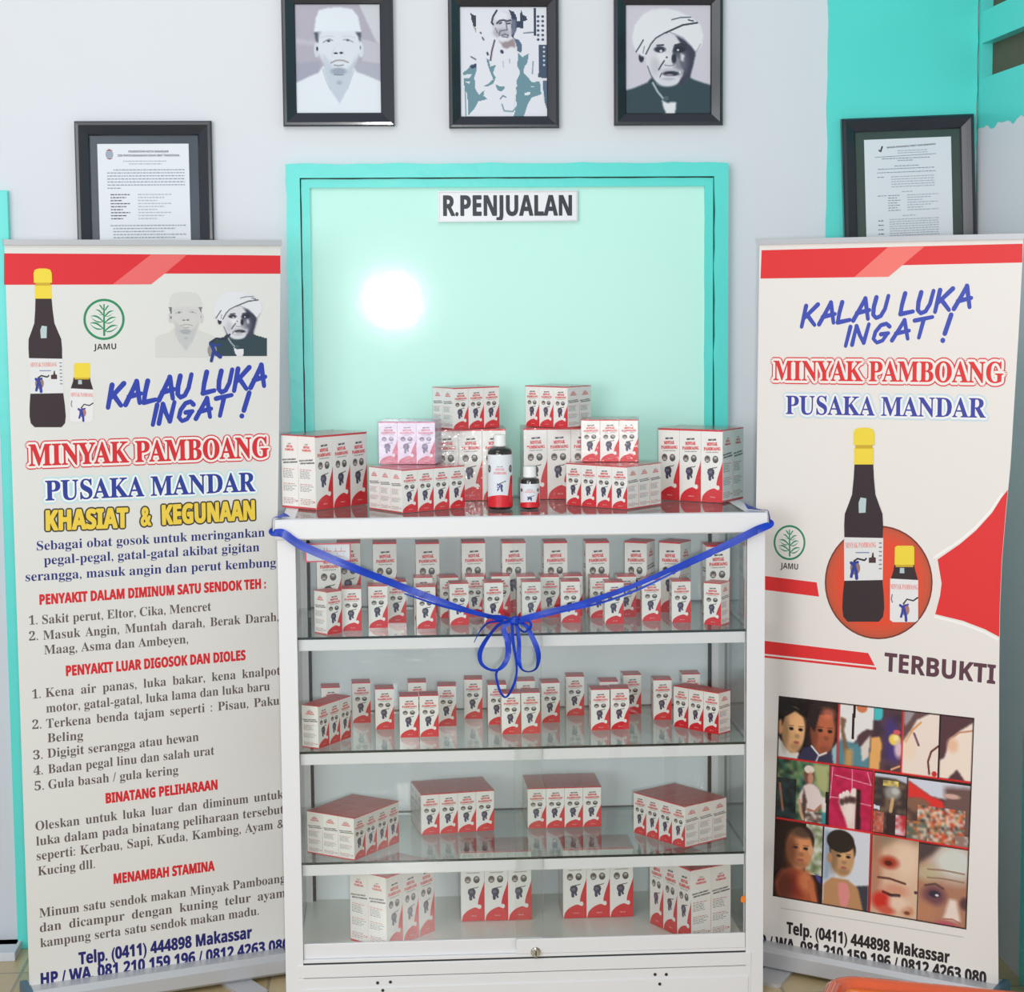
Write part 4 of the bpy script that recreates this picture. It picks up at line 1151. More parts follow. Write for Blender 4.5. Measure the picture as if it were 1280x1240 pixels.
cv.poly([(492, 150), (536, 140), (548, 176), (538, 300), (486, 300)], (232, 170, 100), 6); cv.ell(612, 146, 30, 28, (244, 208, 90), 0.4); cv.ell(618, 138, 14, 14, (250, 232, 160), 0.6); cv.ell(622, 110, 18, 12, (222, 90, 100), 0.5); cv.ell(634, 190, 22, 40, (220, 190, 200), 0.8); cv.line([(600, 290), (640, 270)], 9, (230, 170, 120))
cv.clip = (654, 0, 832, 300)
cv.poly([(654, 0), (832, 0), (832, 300), (654, 300)], (240, 222, 210)); cv.poly([(654, 0), (790, 0), (720, 40), (680, 110), (654, 150)], (104, 76, 78), 5); cv.poly([(654, 0), (712, 0), (690, 40), (660, 80)], (160, 150, 156), 5); cv.line([(668, 150), (700, 90), (740, 50)], 10, (224, 160, 100)); cv.line([(708, 106), (732, 158)], 11, (112, 70, 90))
cv.line([(830, 152), (796, 182), (782, 230), (790, 288)], 9, (96, 36, 38)); cv.ell(815, 285, 13, 13, (206, 40, 40), 0.3); cv.ell(690, 180, 30, 60, (244, 214, 184), 0.9, 0.7)
cv.clip = (840, 0, 1000, 300)
cv.poly([(840, 0), (1000, 0), (1000, 300), (840, 300)], (88, 56, 64)); cv.poly([(838, 220), (862, 200), (886, 110), (930, 70), (1000, 20), (1000, 300), (966, 300), (926, 250), (880, 300), (838, 300)], (244, 224, 208), 4); cv.line([(890, 110), (930, 76), (1000, 60)], 8, (196, 140, 110)); cv.ell(900, 140, 26, 32, (238, 190, 160), 0.9)
cv.clip = (0, 308, 282, 600)
cv.mottle((0, 308, 282, 600), [(48, 84, 58), (92, 128, 84), (30, 44, 40), (140, 160, 110), (60, 110, 100)], 18); cv.poly([(190, 308), (282, 308), (282, 470), (220, 430)], (172, 176, 120), 14)
cv.mottle((0, 400, 110, 600), [(30, 34, 36), (40, 60, 66), (24, 24, 26)], 24, 0.9); cv.line([(20, 430), (40, 560)], 12, (170, 110, 84))
cv.ell(176, 372, 28, 50, (120, 76, 62), 0.2); cv.ell(176, 342, 27, 20, (228, 214, 200), 0.3); cv.ell(184, 386, 15, 30, (196, 140, 116), 0.6)
cv.poly([(128, 470), (150, 424), (176, 410), (206, 414), (236, 440), (258, 500), (230, 520), (220, 560), (150, 560), (146, 510), (116, 520)], (228, 210, 206), 3); cv.poly([(148, 430), (168, 500), (160, 600), (140, 560)], (90, 66, 56), 6); cv.line([(126, 500), (138, 560), (150, 590)], 16, (206, 160, 130)); cv.line([(246, 510), (210, 548), (176, 540)], 14, (176, 120, 96))
cv.mottle((160, 548, 250, 600), [(70, 60, 56), (220, 208, 200), (120, 100, 90)], 12); cv.poly([(240, 470), (272, 470), (282, 500), (270, 560), (250, 540)], (226, 214, 210), 4); cv.poly([(250, 545), (282, 540), (282, 600), (250, 600)], (60, 140, 150), 6); cv.poly([(266, 440), (282, 440), (282, 600), (270, 600)], (24, 20, 22), 2)
cv.clip = (286, 312, 506, 606)
cv.mottle((286, 312, 506, 606), [(196, 24, 78), (176, 20, 66), (206, 34, 90)], 16)
for pts in ([(300, 312), (290, 470)], [(400, 312), (404, 420)], [(480, 320), (500, 380)], [(310, 352), (500, 378)], [(290, 462), (350, 460)], [(420, 472), (506, 478)]): cv.line(pts, 4, (236, 170, 190))
cv.poly([(336, 480), (342, 446), (370, 436), (404, 424), (428, 430), (432, 480), (424, 540), (426, 606), (384, 606), (374, 560), (352, 524)], (228, 206, 196), 5); cv.ell(392, 520, 26, 50, (240, 222, 214), 0.9)
for x, y in ((350, 474), (372, 464), (392, 458), (410, 458)): cv.ell(x + 3, y + 4, 13, 17, (64, 36, 36), 0.8, 0.85)
for x, y, r_ in ((346, 450, 10), (362, 438, 10), (379, 431, 11), (414, 424, 17)): cv.ell(x, y, r_, r_ * 1.2, (240, 224, 216), 0.4)
cv.poly([(428, 408), (446, 410), (452, 606), (428, 606)], (40, 12, 22), 3)
cv.clip = (516, 316, 682, 600)
cv.mottle((516, 316, 682, 600), [(88, 70, 66), (64, 50, 52), (120, 96, 78), (56, 44, 48)], 20); cv.poly([(516, 312), (682, 312), (682, 350), (620, 330), (516, 334)], (196, 200, 214), 4)
cv.mottle((560, 346, 640, 372), [(234, 206, 90), (240, 220, 120), (150, 130, 90)], 14); cv.ell(610, 400, 40, 34, (150, 146, 140), 0.6); cv.ell(625, 392, 20, 16, (196, 192, 186), 0.8); cv.line([(612, 430), (604, 490)], 17, (206, 166, 120)); cv.poly([(516, 468), (550, 474), (548, 492), (516, 486)], (214, 216, 230), 2)
cv.mottle((516, 500, 570, 600), [(196, 80, 66), (120, 70, 64), (210, 130, 110)], 10); cv.poly([(582, 500), (630, 510), (640, 600), (580, 600)], (52, 34, 38), 4); cv.mottle((630, 505, 682, 600), [(216, 44, 52), (190, 40, 50), (226, 210, 214)], 16)
cv.clip = (688, 322, 1000, 612)
cv.mottle((688, 322, 1000, 612), [(104, 74, 66), (78, 58, 58), (130, 92, 76)], 22); cv.poly([(688, 318), (1000, 318), (1000, 350), (880, 400), (800, 390), (688, 330)], (212, 214, 226), 4); cv.poly([(688, 332), (800, 392), (862, 408), (880, 470), (800, 460), (760, 420), (688, 410)], (226, 50, 48), 4)
cv.poly([(866, 340), (1000, 330), (1000, 560), (930, 540), (880, 440)], (112, 84, 82), 12); cv.ell(740, 440, 60, 34, (136, 96, 78), 0.5)
cv.mottle((740, 440, 975, 612), [(226, 96, 50), (222, 210, 196), (84, 118, 100), (70, 56, 60), (232, 140, 80), (206, 60, 44), (240, 226, 210)], 11, 0.92); cv.mottle((688, 520, 790, 612), [(206, 120, 70), (90, 110, 96), (220, 200, 180), (110, 84, 76)], 14, 0.85); cv.mottle((930, 560, 1000, 612), [(200, 190, 180), (150, 120, 110)], 14); cv.ell(905, 380, 40, 12, (214, 170, 160), 0.6)
cv.clip = (0, 608, 257, 1000)
cv.poly([(0, 600), (257, 600), (257, 1000), (0, 1000)], (42, 22, 18)); cv.mottle((170, 612, 257, 860), [(206, 206, 190), (150, 160, 120), (226, 222, 212), (110, 124, 84)], 16)
cv.poly([(30, 1000), (10, 930), (40, 860), (110, 830), (190, 850), (226, 900), (244, 1000)], (176, 88, 54), 10); cv.ell(120, 930, 46, 70, (140, 44, 32), 0.9, 0.9); cv.ell(170, 900, 40, 50, (222, 140, 90), 0.9, 0.7); cv.ell(62, 940, 44, 80, (90, 40, 28), 0.9, 0.8)
face(136, 742, 70, 104, (206, 136, 92), (36, 24, 20), True, 0.35); cv.ell(92, 760, 34, 90, (120, 62, 40), 0.9, 0.6); cv.ell(196, 740, 14, 26, (214, 160, 120), 0.4); cv.ell(150, 660, 60, 26, (60, 44, 40), 0.8, 0.8); cv.line([(196, 900), (226, 1000)], 30, (196, 110, 70)); cv.poly([(226, 850), (257, 870), (257, 900), (230, 880)], (70, 70, 150), 4)
cv.clip = (266, 612, 506, 1000)
cv.poly([(266, 600), (506, 600), (506, 1000), (266, 1000)], (214, 216, 224)); cv.poly([(266, 620), (320, 640), (300, 860), (266, 880)], (150, 166, 186), 14); cv.poly([(440, 880), (506, 868), (506, 1000), (440, 1000)], (58, 56, 70), 6)
cv.poly([(266, 1000), (272, 890), (310, 858), (400, 858), (450, 890), (470, 960), (480, 1000)], (188, 138, 96), 6); cv.poly([(345, 880), (372, 870), (396, 876), (412, 930), (392, 1000), (362, 990), (350, 940)], (224, 140, 136), 6)
face(364, 750, 62, 96, (196, 150, 106), (40, 30, 28), True, 0.4); cv.ell(352, 672, 72, 56, (40, 30, 28), 0.12); cv.ell(298, 760, 13, 24, (180, 130, 90), 0.4)
cv.clip = (516, 618, 752, 1000)
cv.poly([(510, 600), (756, 600), (756, 1000), (510, 1000)], (222, 184, 156)); cv.poly([(510, 600), (756, 600), (756, 640), (640, 628), (560, 680), (516, 760)], (152, 124, 102), 22); cv.ell(530, 800, 40, 160, (176, 116, 90), 0.9, 0.8); cv.ell(690, 720, 60, 90, (236, 206, 180), 0.9, 0.8)
cv.ell(606, 738, 46, 30, (176, 62, 44), 0.8); cv.ell(602, 742, 20, 12, (90, 24, 20), 0.6); cv.line([(552, 818), (610, 816), (690, 830)], 11, (104, 62, 54)); cv.ell(640, 870, 64, 30, (214, 150, 124), 0.8); cv.line([(580, 886), (620, 896), (662, 892)], 15, (46, 30, 32)); cv.ell(572, 930, 46, 44, (206, 44, 38), 0.7); cv.ell(600, 972, 40, 22, (206, 90, 70), 0.8); cv.ell(706, 960, 30, 26, (206, 140, 106), 0.6); cv.ell(704, 970, 14, 9, (120, 66, 50), 0.6); cv.ell(744, 864, 8, 8, (80, 44, 60), 0.5); cv.ell(660, 930, 50, 30, (240, 206, 184), 0.9, 0.8)
cv.clip = (756, 624, 1000, 1000)
cv.poly([(750, 600), (1000, 600), (1000, 1000), (750, 1000)], (178, 124, 100)); cv.ell(930, 690, 120, 90, (214, 214, 206), 0.9); cv.poly([(750, 600), (870, 610), (820, 670), (750, 720)], (84, 66, 66), 14); cv.ell(800, 760, 60, 40, (196, 186, 150), 0.9, 0.8)
for y in (735, 775): cv.line([(800, y + 6), (880, y), (980, y + 4)], 7, (150, 116, 96))
cv.ell(836, 862, 58, 46, (116, 72, 80), 0.7); cv.ell(838, 856, 28, 17, (52, 44, 60), 0.5); cv.ell(850, 860, 9, 6, (226, 220, 226), 0.4); cv.line([(790, 820), (840, 806), (880, 824)], 10, (96, 70, 66)); cv.ell(990, 880, 26, 30, (90, 60, 64), 0.7); cv.poly([(910, 870), (946, 868), (966, 950), (970, 972), (882, 966), (892, 940)], (238, 218, 204), 8); cv.line([(884, 968), (930, 962), (968, 976)], 6, (176, 100, 90)); cv.ell(900, 1000, 60, 24, (190, 90, 104), 0.6); cv.ell(790, 950, 50, 50, (196, 130, 96), 0.9, 0.7)
cv.clip = None
RL = (220, 36, 40)
cv.line([(0, 303), (1000, 303)], 9, RL); cv.line([(0, 604), (506, 609), (1000, 616)], 9, RL); cv.line([(322, 0), (322, 303)], 9, RL); cv.line([(650, 0), (650, 303)], 8, RL); cv.line([(511, 303), (511, 1000)], 9, RL)
for x, y0, y1 in ((835, 0, 300), (284, 306, 604), (684, 306, 612), (262, 610, 1000), (754, 618, 1000)): cv.line([(x, y0), (x, y1)], 4, (48, 26, 30))
cv.line([(2, 2), (998, 2), (998, 998), (2, 998), (2, 2)], 8, (40, 22, 26))
cv.build('photo_collage', M['photo'], RP, [Rv(973.5, 869.7), Rv(1218, 897.4), Rv(1208, 1162), Rv(966, 1120)], 0.0004, sheet2)

# ================================================================== the display case
ZT = ZO                                     # its top glass
Z1, Z2, Z3, ZF = -0.2699 + ZO, -0.5321 + ZO, -0.7898 + ZO, 0.1115
SHIFT = -0.019                              # the shelves' goods stand this much nearer the doors
BW, BD = 0.536, 0.475                       # half width and depth of the body
case = thing('display_case', (0, 0.2, 0), 'white aluminium glass display case full of red and white cartons, tied with a blue ribbon', 'display case')
def part(name, boxes, mat, parent=case, bev=0.0012):
    mb = MB()
    for b in boxes: mb.box(*b, bev=bev)
    return mb.build(name, mat, parent)
SL = 0.0455                                 # height of the top slab
# top slab frame: front nose, sides, back
mb = MB()
prof = [(0.0, ZT - 0.004), (0.004, ZT), (0.026, ZT), (0.026, ZT - SL), (0.003, ZT - SL), (0.0, ZT - SL + 0.003)]
mb.loft([[(x, -0.004 + d, z) for d, z in prof] for x in (-0.5535, 0.5535)])
mb.build('top_rail', M['alu'], case)
for sx in (-1, 1):
    part('side_rail', [((-BW - 0.004, -BW + 0.026)[0] if sx < 0 else BW - 0.026, -BW + 0.026 if sx < 0 else BW + 0.004, 0.0225, BD, ZT - SL, ZT)], M['alu'])
part('back_rail', [(-BW + 0.0265, BW - 0.0265, BD - 0.026, BD, ZT - SL, ZT - 0.0005)], M['alu'])
mb = MB(); mb.box(-BW + 0.0262, BW - 0.0262, 0.0224, BD - 0.0262, ZT - 0.0062, ZT - 0.0008, mis=(0, 0, 1, 1, 1, 1)); mb.build('top_glass', [M['shelf_glass'], M['edge']], case)
# posts
for sx in (-1, 1):
    x0, x1 = (-0.55, -0.5095) if sx < 0 else (0.509, 0.55)
    part('post', [(x0, x1, 0.0, 0.034, 0.0, ZT - SL)], M['alu'])
    x0, x1 = (-BW, -BW + 0.034) if sx < 0 else (BW - 0.034, BW)
    part('post', [(x0, x1, BD - 0.034, BD, 0.0, ZT - SL)], M['alu'])
# sides, back
for sx in (-1, 1):
    x = -BW + 0.012 if sx < 0 else BW - 0.018
    mb = MB(); mb.box(x, x + 0.006, 0.0345, BD - 0.0345, ZF - 0.02, ZT - SL); mb.build('side_glass', M['glass'], case)
    part('side_rail', [(x - 0.006, x + 0.012, 0.0345, BD - 0.0345, 0.03, ZF - 0.021)], M['alu'])
mb = MB(); mb.box(-BW + 0.0345, BW - 0.0345, BD - 0.016, BD - 0.010, ZF - 0.02, ZT - SL); mb.build('back_glass', M['back_glass'], case)
for sx in (-1, 1):
    x = -BW + 0.0345 if sx < 0 else BW - 0.0415
    mb = MB(); mb.box(x, x + 0.007, BD - 0.028, BD - 0.0165, ZF, ZT - SL - 0.001); mb.build('dark_strip', M['dark'], case)  # narrow dark strip between back post and back glass
# floor of the case, base, plinth
part('floor_board', [(-BW + 0.019, BW - 0.019, 0.0342, BD - 0.0165, ZF - 0.02, ZF), (-0.508, 0.508, 0.0188, 0.0342, ZF - 0.02, ZF)], M['board'])
zb_ = -1.0225 + ZO
track = part('door_track', [(-0.5092, 0.5088, 0.0004, 0.0185, zb_ + 0.0035, zb_ + 0.0105)], M['alu'], bev=0.0008)
part('dark_strip', [(-0.519, 0.5185, 0.0015, 0.0335, zb_, zb_ + 0.0032)], M['dark'], bev=0)  # near-black strip put in for the dark gap below the door track
part('base_rail', [(-0.522, 0.5215, -0.002, 0.0335, zb_ - 0.0305, zb_ - 0.0005)], M['alu'])
dr = part('base_panel', [(-0.5215, 0.521, -0.001, 0.016, 0.0, zb_ - 0.0325), (-0.515, 0.515, -0.0035, -0.0011, 0.0, zb_ - 0.056)], M['alu'], bev=0.001)
for px, py in ((472, 1229), (488, 1228), (478.5, 1238), (819, 1218.5), (833, 1218.5), (824.7, 1230)):
    p = at_y(px, py, -0.004)
    mb = MB(); yy = -0.0012 if p.z > zb_ - 0.0565 else -0.0037
    mb.loft([[(p.x + 0.0036 * math.cos(2 * PI * i / 14), y, p.z + 0.0036 * math.sin(2 * PI * i / 14)) for i in range(14)] for y in (yy, yy - 0.0012)])
    mb.build('screw', M['dark'], dr)
for sx in (-1, 1):
    xs_ = -BW + 0.002 if sx < 0 else BW - 0.012
    part('side_panel', [(xs_, xs_ + 0.010, 0.0345, BD - 0.0345, 0.0, 0.0295)], M['alu'], bev=0)
# shelves
for zs_ in (Z1, Z2, Z3):
    mb = MB(); mb.box(-BW + 0.0195, BW - 0.0195, 0.0185, BD - 0.0175, zs_ - 0.0045, zs_ + 0.0008, mis=(0, 0, 1, 1, 1, 1))
    sh = mb.build('shelf', [M['shelf_glass'], M['edge']], case)
    part('shelf_rail', [(-0.5085, 0.508, 0.0192, 0.0335, zs_ - 0.0305, zs_ - 0.0048)], M['alu'], sh)
    part('shelf_bracket', [(-0.5165, -0.5088, 0.0344, 0.0525, zs_ - 0.0305, zs_ - 0.0048)], M['alu'], sh, 0.0005)
    part('shelf_rail', [(-0.500, 0.500, BD - 0.050, BD - 0.036, zs_ - 0.0200, zs_ - 0.0048)], M['alu'], sh)
# sliding doors: the rear one beside the text banner, the front one with the lock
zr = at_y(640, 1174, 0.004).z
for k, (x0, x1, y) in enumerate(((-0.5085, at_y(677, 900, 0.0125).x, 0.0105), (at_y(643, 900, 0.0025).x, 0.508, 0.0015))):
    mb = MB(); mb.box(x0, x1, y + 0.002, y + 0.007, zb_ + 0.020, ZT - SL - 0.001, mis=(0, 0, 0, 1, 0, 1)); dg = mb.build('sliding_door', [M['glass'], M['edge']], case)
    part('bottom_rail', [(x0, x1, y - 0.001, y + 0.0072, zb_ + 0.0108, zr)], M['alu'], dg)
    if k == 1:
        p = at_y(669.5, 1189.5, y)
        mb = MB()
        seg = 20
        def cyl(r, ya, yb, c=p): return [[(c.x + r * math.cos(2 * PI * i / seg), yy, c.z + r * math.sin(2 * PI * i / seg)) for i in range(seg)] for yy in (ya, yb)]
        mb.loft(cyl(0.0115, y - 0.001, y - 0.004)); mb.loft(cyl(0.0092, y - 0.004, y - 0.013)); 
        lk = mb.build('lock', M['steel'], dg)
        mb = MB(); mb.box(p.x - 0.0012, p.x + 0.0012, y - 0.0138, y - 0.0131, p.z - 0.005, p.z + 0.005); mb.build('keyhole', M['dark'], lk)
p = at_y(929, 1124, -0.0005)
mb = MB(); mb.loft([[(p.x + a, y, p.z + b) for a, b in ((-.006, -.006), (.002, -.009), (.006, -.003), (.005, .006), (.0, .009), (-.005, .005))] for y in (-0.0002, -0.0012)]); mb.build('sticker', M['sticker'], case)

# ================================================================== cartons
PW = rgb(246, 243, 238)
CR, TR, KK, GY, FG = rgb(220, 26, 40), rgb(222, 62, 66), rgb(44, 42, 50), rgb(150, 146, 150), rgb(62, 56, 78)
DIM = {'L': (0.057, 0.057, 0.172), 's': (0.0447, 0.0447, 0.0988)}
def front_art(w, h):
    a = Art()
    X = lambda f: (f - 0.5) * w
    Y = lambda f: (1 - f) * h
    a.poly([(X(0), Y(0)), (X(1), Y(0)), (X(1), Y(.022)), (X(0), Y(.022))], CR, 0)
    a.text('OBAT LUAR', 'sans', (X(.34), Y(.150)), (X(.70), Y(.142)), h * .022, KK, 0, bold=w * 0.006, steps=6)
    a.text('MINYAK', 'serif', (X(.28), Y(.220)), (X(.76), Y(.212)), h * .045, TR, 0, bold=w * 0.007, steps=6)
    a.text('PAMBOANG', 'serif', (X(.14), Y(.285)), (X(.90), Y(.277)), h * .043, TR, 0, bold=w * 0.007, steps=6)
    a.text('PUSAKA MANDAR', 'sans', (X(.24), Y(.318)), (X(.80), Y(.312)), h * .014, KK, 0)
    for cx, c1, c2 in ((.30, rgb(112, 106, 100), rgb(168, 140, 124)), (.67, rgb(84, 86, 84), rgb(132, 118, 112))):
        ry = h * .052 if h < .13 else h * .052
        a.ellipse(X(cx), Y(.405), w * .135, ry, c1, 0, 20)
        a.ellipse(X(cx), Y(.400), w * .068, ry * .55, c2, 1, 14)
        a.ellipse(X(cx), Y(.384), w * .07, ry * .28, rgb(196, 190, 184) if cx > .5 else rgb(70, 66, 66), 2, 12)
        a.poly([(X(cx - .09), Y(.437)), (X(cx - .05), Y(.418)), (X(cx + .05), Y(.418)), (X(cx + .09), Y(.437))], rgb(200, 196, 194) if cx < .5 else rgb(56, 58, 60), 2)
    # the dark hand-and-jar figure
    fy = .575
    P = lambda x, y: (X(.46 + x), Y(fy + y * (1.0 if h < .13 else .74)))
    a.poly([P(-.17, .02), P(-.14, -.04), P(-.04, -.065), P(.08, -.06), P(.15, -.03), P(.17, .02), P(.13, .07), P(.05, .10), P(-.02, .09), P(-.10, .085)], FG, 0)
    a.stroke([P(-.02, .06), P(-.05, .11), P(-.04, .145)], w * .13, rgb(58, 54, 96), 1); a.stroke([P(.06, .07), P(.10, .12)], w * .09, FG, 1)
    a.stroke([P(.0, -.055), P(.10, -.070), P(.20, -.072), P(.27, -.088)], w * .036, rgb(70, 74, 70), 1)
    a.ellipse(*P(.0, .01), w * .07, h * .022, rgb(120, 104, 120), 1, 12); a.stroke([P(-.1, -.01), P(-.06, .05)], w * .04, rgb(96, 96, 150), 1); a.stroke([P(.08, .0), P(.1, .05)], w * .035, rgb(40, 36, 52), 1)
    # red blade and dome
    n = 10
    blade = [(X(1), Y(.42))] + [(X(1 - .30 * math.sin(PI * .5 * (i / n)) ** 1.3 * (1 if i < 8 else 1 - .12 * (i - 8))), Y(.42 + .40 * i / n)) for i in range(1, n + 1)]
    a.poly(blade + [(X(.72), Y(.86)), (X(1), Y(1))], CR, 0)
    dome = [(X(.02 + .80 * i / 14), Y(1 - .205 * math.sqrt(max(0, 1 - ((i / 14) * .80 / .82 - 1) ** 2)))) for i in range(15)]
    a.poly([(X(.02), Y(1))] + dome + [(X(1), Y(.80)), (X(1), Y(1))], CR, 1)
    a.ellipse(X(.79), Y(.795), w * .075, w * .095, PW, 2, 16)
    a.poly([(X(.55), Y(.705)), (X(.70), Y(.73)), (X(.705), Y(.79)), (X(.80), Y(.83)), (X(.60), Y(.80))], PW, 2)
    a.text('60 ml' if h < .13 else '120 ml', 'sans', (X(.42), Y(.935)), (X(.66), Y(.935)), h * .014, rgb(250, 214, 210), 3)
    return a
def side_art(w, h):
    a = Art()
    X = lambda f: (f - 0.5) * w
    Y = lambda f: (1 - f) * h
    a.poly([(X(0), Y(0)), (X(1), Y(0)), (X(1), Y(.012)), (X(0), Y(.012))], CR, 0)
    a.poly([(X(0), Y(.972)), (X(1), Y(.972)), (X(1), Y(1)), (X(0), Y(1))], rgb(214, 60, 66), 0)
    a.text('OBAT', 'sans', (X(.40), Y(.13)), (X(.60), Y(.128)), h * .018, KK, 0)
    a.text('MINYAK', 'serif', (X(.32), Y(.172)), (X(.68), Y(.170)), h * .030, TR, 0, bold=w * 0.005, steps=6)
    a.text('PAMBOANG', 'serif', (X(.24), Y(.214)), (X(.76), Y(.212)), h * .028, TR, 0, bold=w * 0.005, steps=6)
    a.text('KALAU LUKA INGAT', 'sans', (X(.06), Y(.355)), (X(.86), Y(.335)), h * .020, KK, 0, shear=.25, bold=w * .004, steps=6)
    a.text('MINYAK PAMBOANG', 'sans', (X(.12), Y(.392)), (X(.94), Y(.372)), h * .020, KK, 0, shear=.25, bold=w * .004, steps=6)
    r = random.Random(5)
    for y0, n_, c in ((.46, 1, rgb(206, 120, 118)), (.485, 5, GY), (.66, 1, rgb(206, 120, 118)), (.685, 4, GY), (.86, 4, rgb(190, 140, 140))):
        for i in range(n_):
            x = .10
            end = r.uniform(.62, .92)
            while x < end:
                wd = r.uniform(.05, .16)
                y = y0 + i * .022
                a.poly([(X(x), Y(y + .010)), (X(min(x + wd, end)), Y(y + .010)), (X(min(x + wd, end)), Y(y)), (X(x), Y(y))], c, 0)
                x += wd + .035
    a.poly([(X(.86), Y(.885)), (X(.93), Y(.885)), (X(.93), Y(.905)), (X(.86), Y(.905))], rgb(206, 60, 66), 0)
    return a
def carton_mesh(kind):
    w, d, h = DIM[kind]
    V, Fs, cols = [], [], []
    def face(pts, c):
        b = len(V); V.extend(pts); Fs.append(list(range(b, b + len(pts)))); cols.extend([c] * len(pts))
    x, y = w / 2 - 0.0003, d / 2 - 0.0003
    TOPC = rgb(196, 36, 44)
    face([(-x, -y, 0), (x, -y, 0), (x, -y, h), (-x, -y, h)], PW)
    face([(x, -y, 0), (x, y, 0), (x, y, h), (x, -y, h)], PW)
    face([(x, y, 0), (-x, y, 0), (-x, y, h), (x, y, h)], PW)
    face([(-x, y, 0), (-x, -y, 0), (-x, -y, h), (-x, y, h)], PW)
    # closed lid: two flaps meeting at a seam, the tuck edge at the front
    face([(-x, -y, h), (x, -y, h), (x, y * .94, h + .0006), (-x, y * .94, h + .0006)], TOPC)
    face([(-x, y * .94, h), (x, y * .94, h), (x, y, h), (-x, y, h)], rgb(226, 210, 206))
    face([(-x, y, 0), (x, y, 0), (x, -y, 0), (-x, -y, 0)], rgb(206, 60, 66))
    arts = []
    def put(art, f):
        tiny = 0
        for pts, fs, color, layer in art.items:
            tiny = (tiny + 1) % 40
            P = f(pts, 0.00012 + layer * 0.00010 + tiny * 1.2e-6)
            b = len(V)
            V.extend([tuple(p) for p in P])
            for q_ in fs:
                Fs.append([b + i for i in q_]); cols.extend([color] * len(q_))
    fa, sa = front_art(w, h), side_art(d, h)
    st = lambda a, b, c: np.stack([a, b, c], 1)
    one = lambda p: np.ones(len(p))
    put(fa, lambda p, o: st(p[:, 0], -y - o * one(p), p[:, 1]))
    put(fa, lambda p, o: st(-p[:, 0], y + o * one(p), p[:, 1]))
    put(sa, lambda p, o: st(x + o * one(p), p[:, 0], p[:, 1]))
    put(sa, lambda p, o: st(-x - o * one(p), -p[:, 0], p[:, 1]))
    # a faint seam of the lid
    me = bpy.data.meshes.new('carton')
    me.from_pydata([tuple(map(float, p)) for p in V], [], Fs)
    at = me.color_attributes.new('ink', 'FLOAT_COLOR', 'CORNER')
    at.data.foreach_set('color', np.array(cols, np.float32).reshape(-1))
    me.materials.append(M['carton'])
    return me
CM = {k: carton_mesh(k) for k in DIM}
proto = {k: bpy.data.objects.new('carton', CM[k]) for k in DIM}
def nearer(x, y, z):
    if ZF + 0.05 < z < ZT - 0.05:
        k = 1 + SHIFT / (y - CAM.y)
        return CAM.x + (x - CAM.x) * k, y + SHIFT
    return x, y
def carton(kind, x, y, z, yaw, label, group):
    x, y = nearer(x, y, z)
    o = proto[kind].copy()
    col.objects.link(o)
    o.name = 'carton'
    o.location = (x, y, z); o.rotation_euler = (0, 0, R(yaw))
    return tag(o, label, 'carton', group)
films = {}
def film_mesh(kind, nf, nd, violet):
    key = (kind, nf, nd, violet)
    if key in films: return films[key]
    w, d, h = DIM[kind]
    mb = MB()
    mb.box(-w * nf / 2 - .0008, w * nf / 2 + .0008, -d * nd / 2 - .0008, d * nd / 2 + .0008, 0.0, h + .0016, bev=0.0007)
    # gathered ridges of film along the upper edges
    for sy in (-1, 1):
        n = 26
        rings = []
        for i in range(n + 1):
            t = i / n
            r_ = 0.0009 + 0.0010 * abs(math.sin(i * 2.1) * math.sin(i * .77 + nf))
            cx, cy, cz = -w * nf / 2 + w * nf * t, sy * d * nd / 2, h + .0014
            rings.append([(cx, cy + r_ * math.cos(2 * PI * k / 6), cz + r_ * .8 * math.sin(2 * PI * k / 6)) for k in range(6)])
        mb.loft(rings, smooth=True)
    o = mb.build('shrink_film', M['film_glare' if violet else 'film'], None)
    films[key] = o.data
    bpy.data.objects.remove(o)
    return films[key]
def pack(kind, nf, nd, x, y, z, yaw, label, group, violet=False):
    x, y = nearer(x, y, z)
    t = thing('carton_pack', (x, y, z), label, 'carton pack', group, R(yaw))
    w, d, h = DIM[kind]
    for i in range(nf):
        for j in range(nd):
            c = proto[kind].copy(); col.objects.link(c); c.name = 'carton'
            c.parent = t
            c.location = ((i - (nf - 1) / 2) * w, (j - (nd - 1) / 2) * d, 0.0004)
    f = bpy.data.objects.new('shrink_film', film_mesh(kind, nf, nd, violet))
    col.objects.link(f); f.parent = t
    return t
hL, hs = DIM['L'][2] + .0021, DIM['s'][2] + .0021
GT, GB = 'shrink-wrapped packs on top of the case', 'shrink-wrapped packs inside the case'
pack('L', 3, 2, -0.4500, 0.2870, ZT, 46.0, 'tall pack standing alone on the case top beside the text banner', GT)
pack('s', 4, 3, -0.2335, 0.2023, ZT, 34.2, 'low wide pack on the case top under the pack with painted violet glare', GT)
pack('s', 3, 2, -0.2465, 0.2742, ZT + hs, -11.1, 'small pack with violet glare painted into its film, lying on the low wide pack', GT, True)
pack('L', 3, 2, -0.1010, 0.4091, ZT, 0.0, 'tall pack at the back of the case top behind the big bottle', GT)
pack('s', 3, 2, -0.1085, 0.395, ZT + hL, 30.8, 'small turned pack topping the tall pack behind the big bottle', GT)
pack('L', 3, 2, 0.1139, 0.4162, ZT, 0.0, 'tall pack at the back of the case top behind the little bottle', GT)
pack('s', 3, 2, 0.2277, 0.2650, ZT + hs, -8.2, 'small clear pack lying on the low wide pack next to the little bottle', GT)
pack('s', 4, 3, 0.2291, 0.2097, ZT, -43.3, 'low wide turned pack on the case top next to the little bottle', GT)
pack('L', 3, 2, 0.4521, 0.3086, ZT, -35.6, 'tall pack standing alone on the case top beside the collage banner', GT)
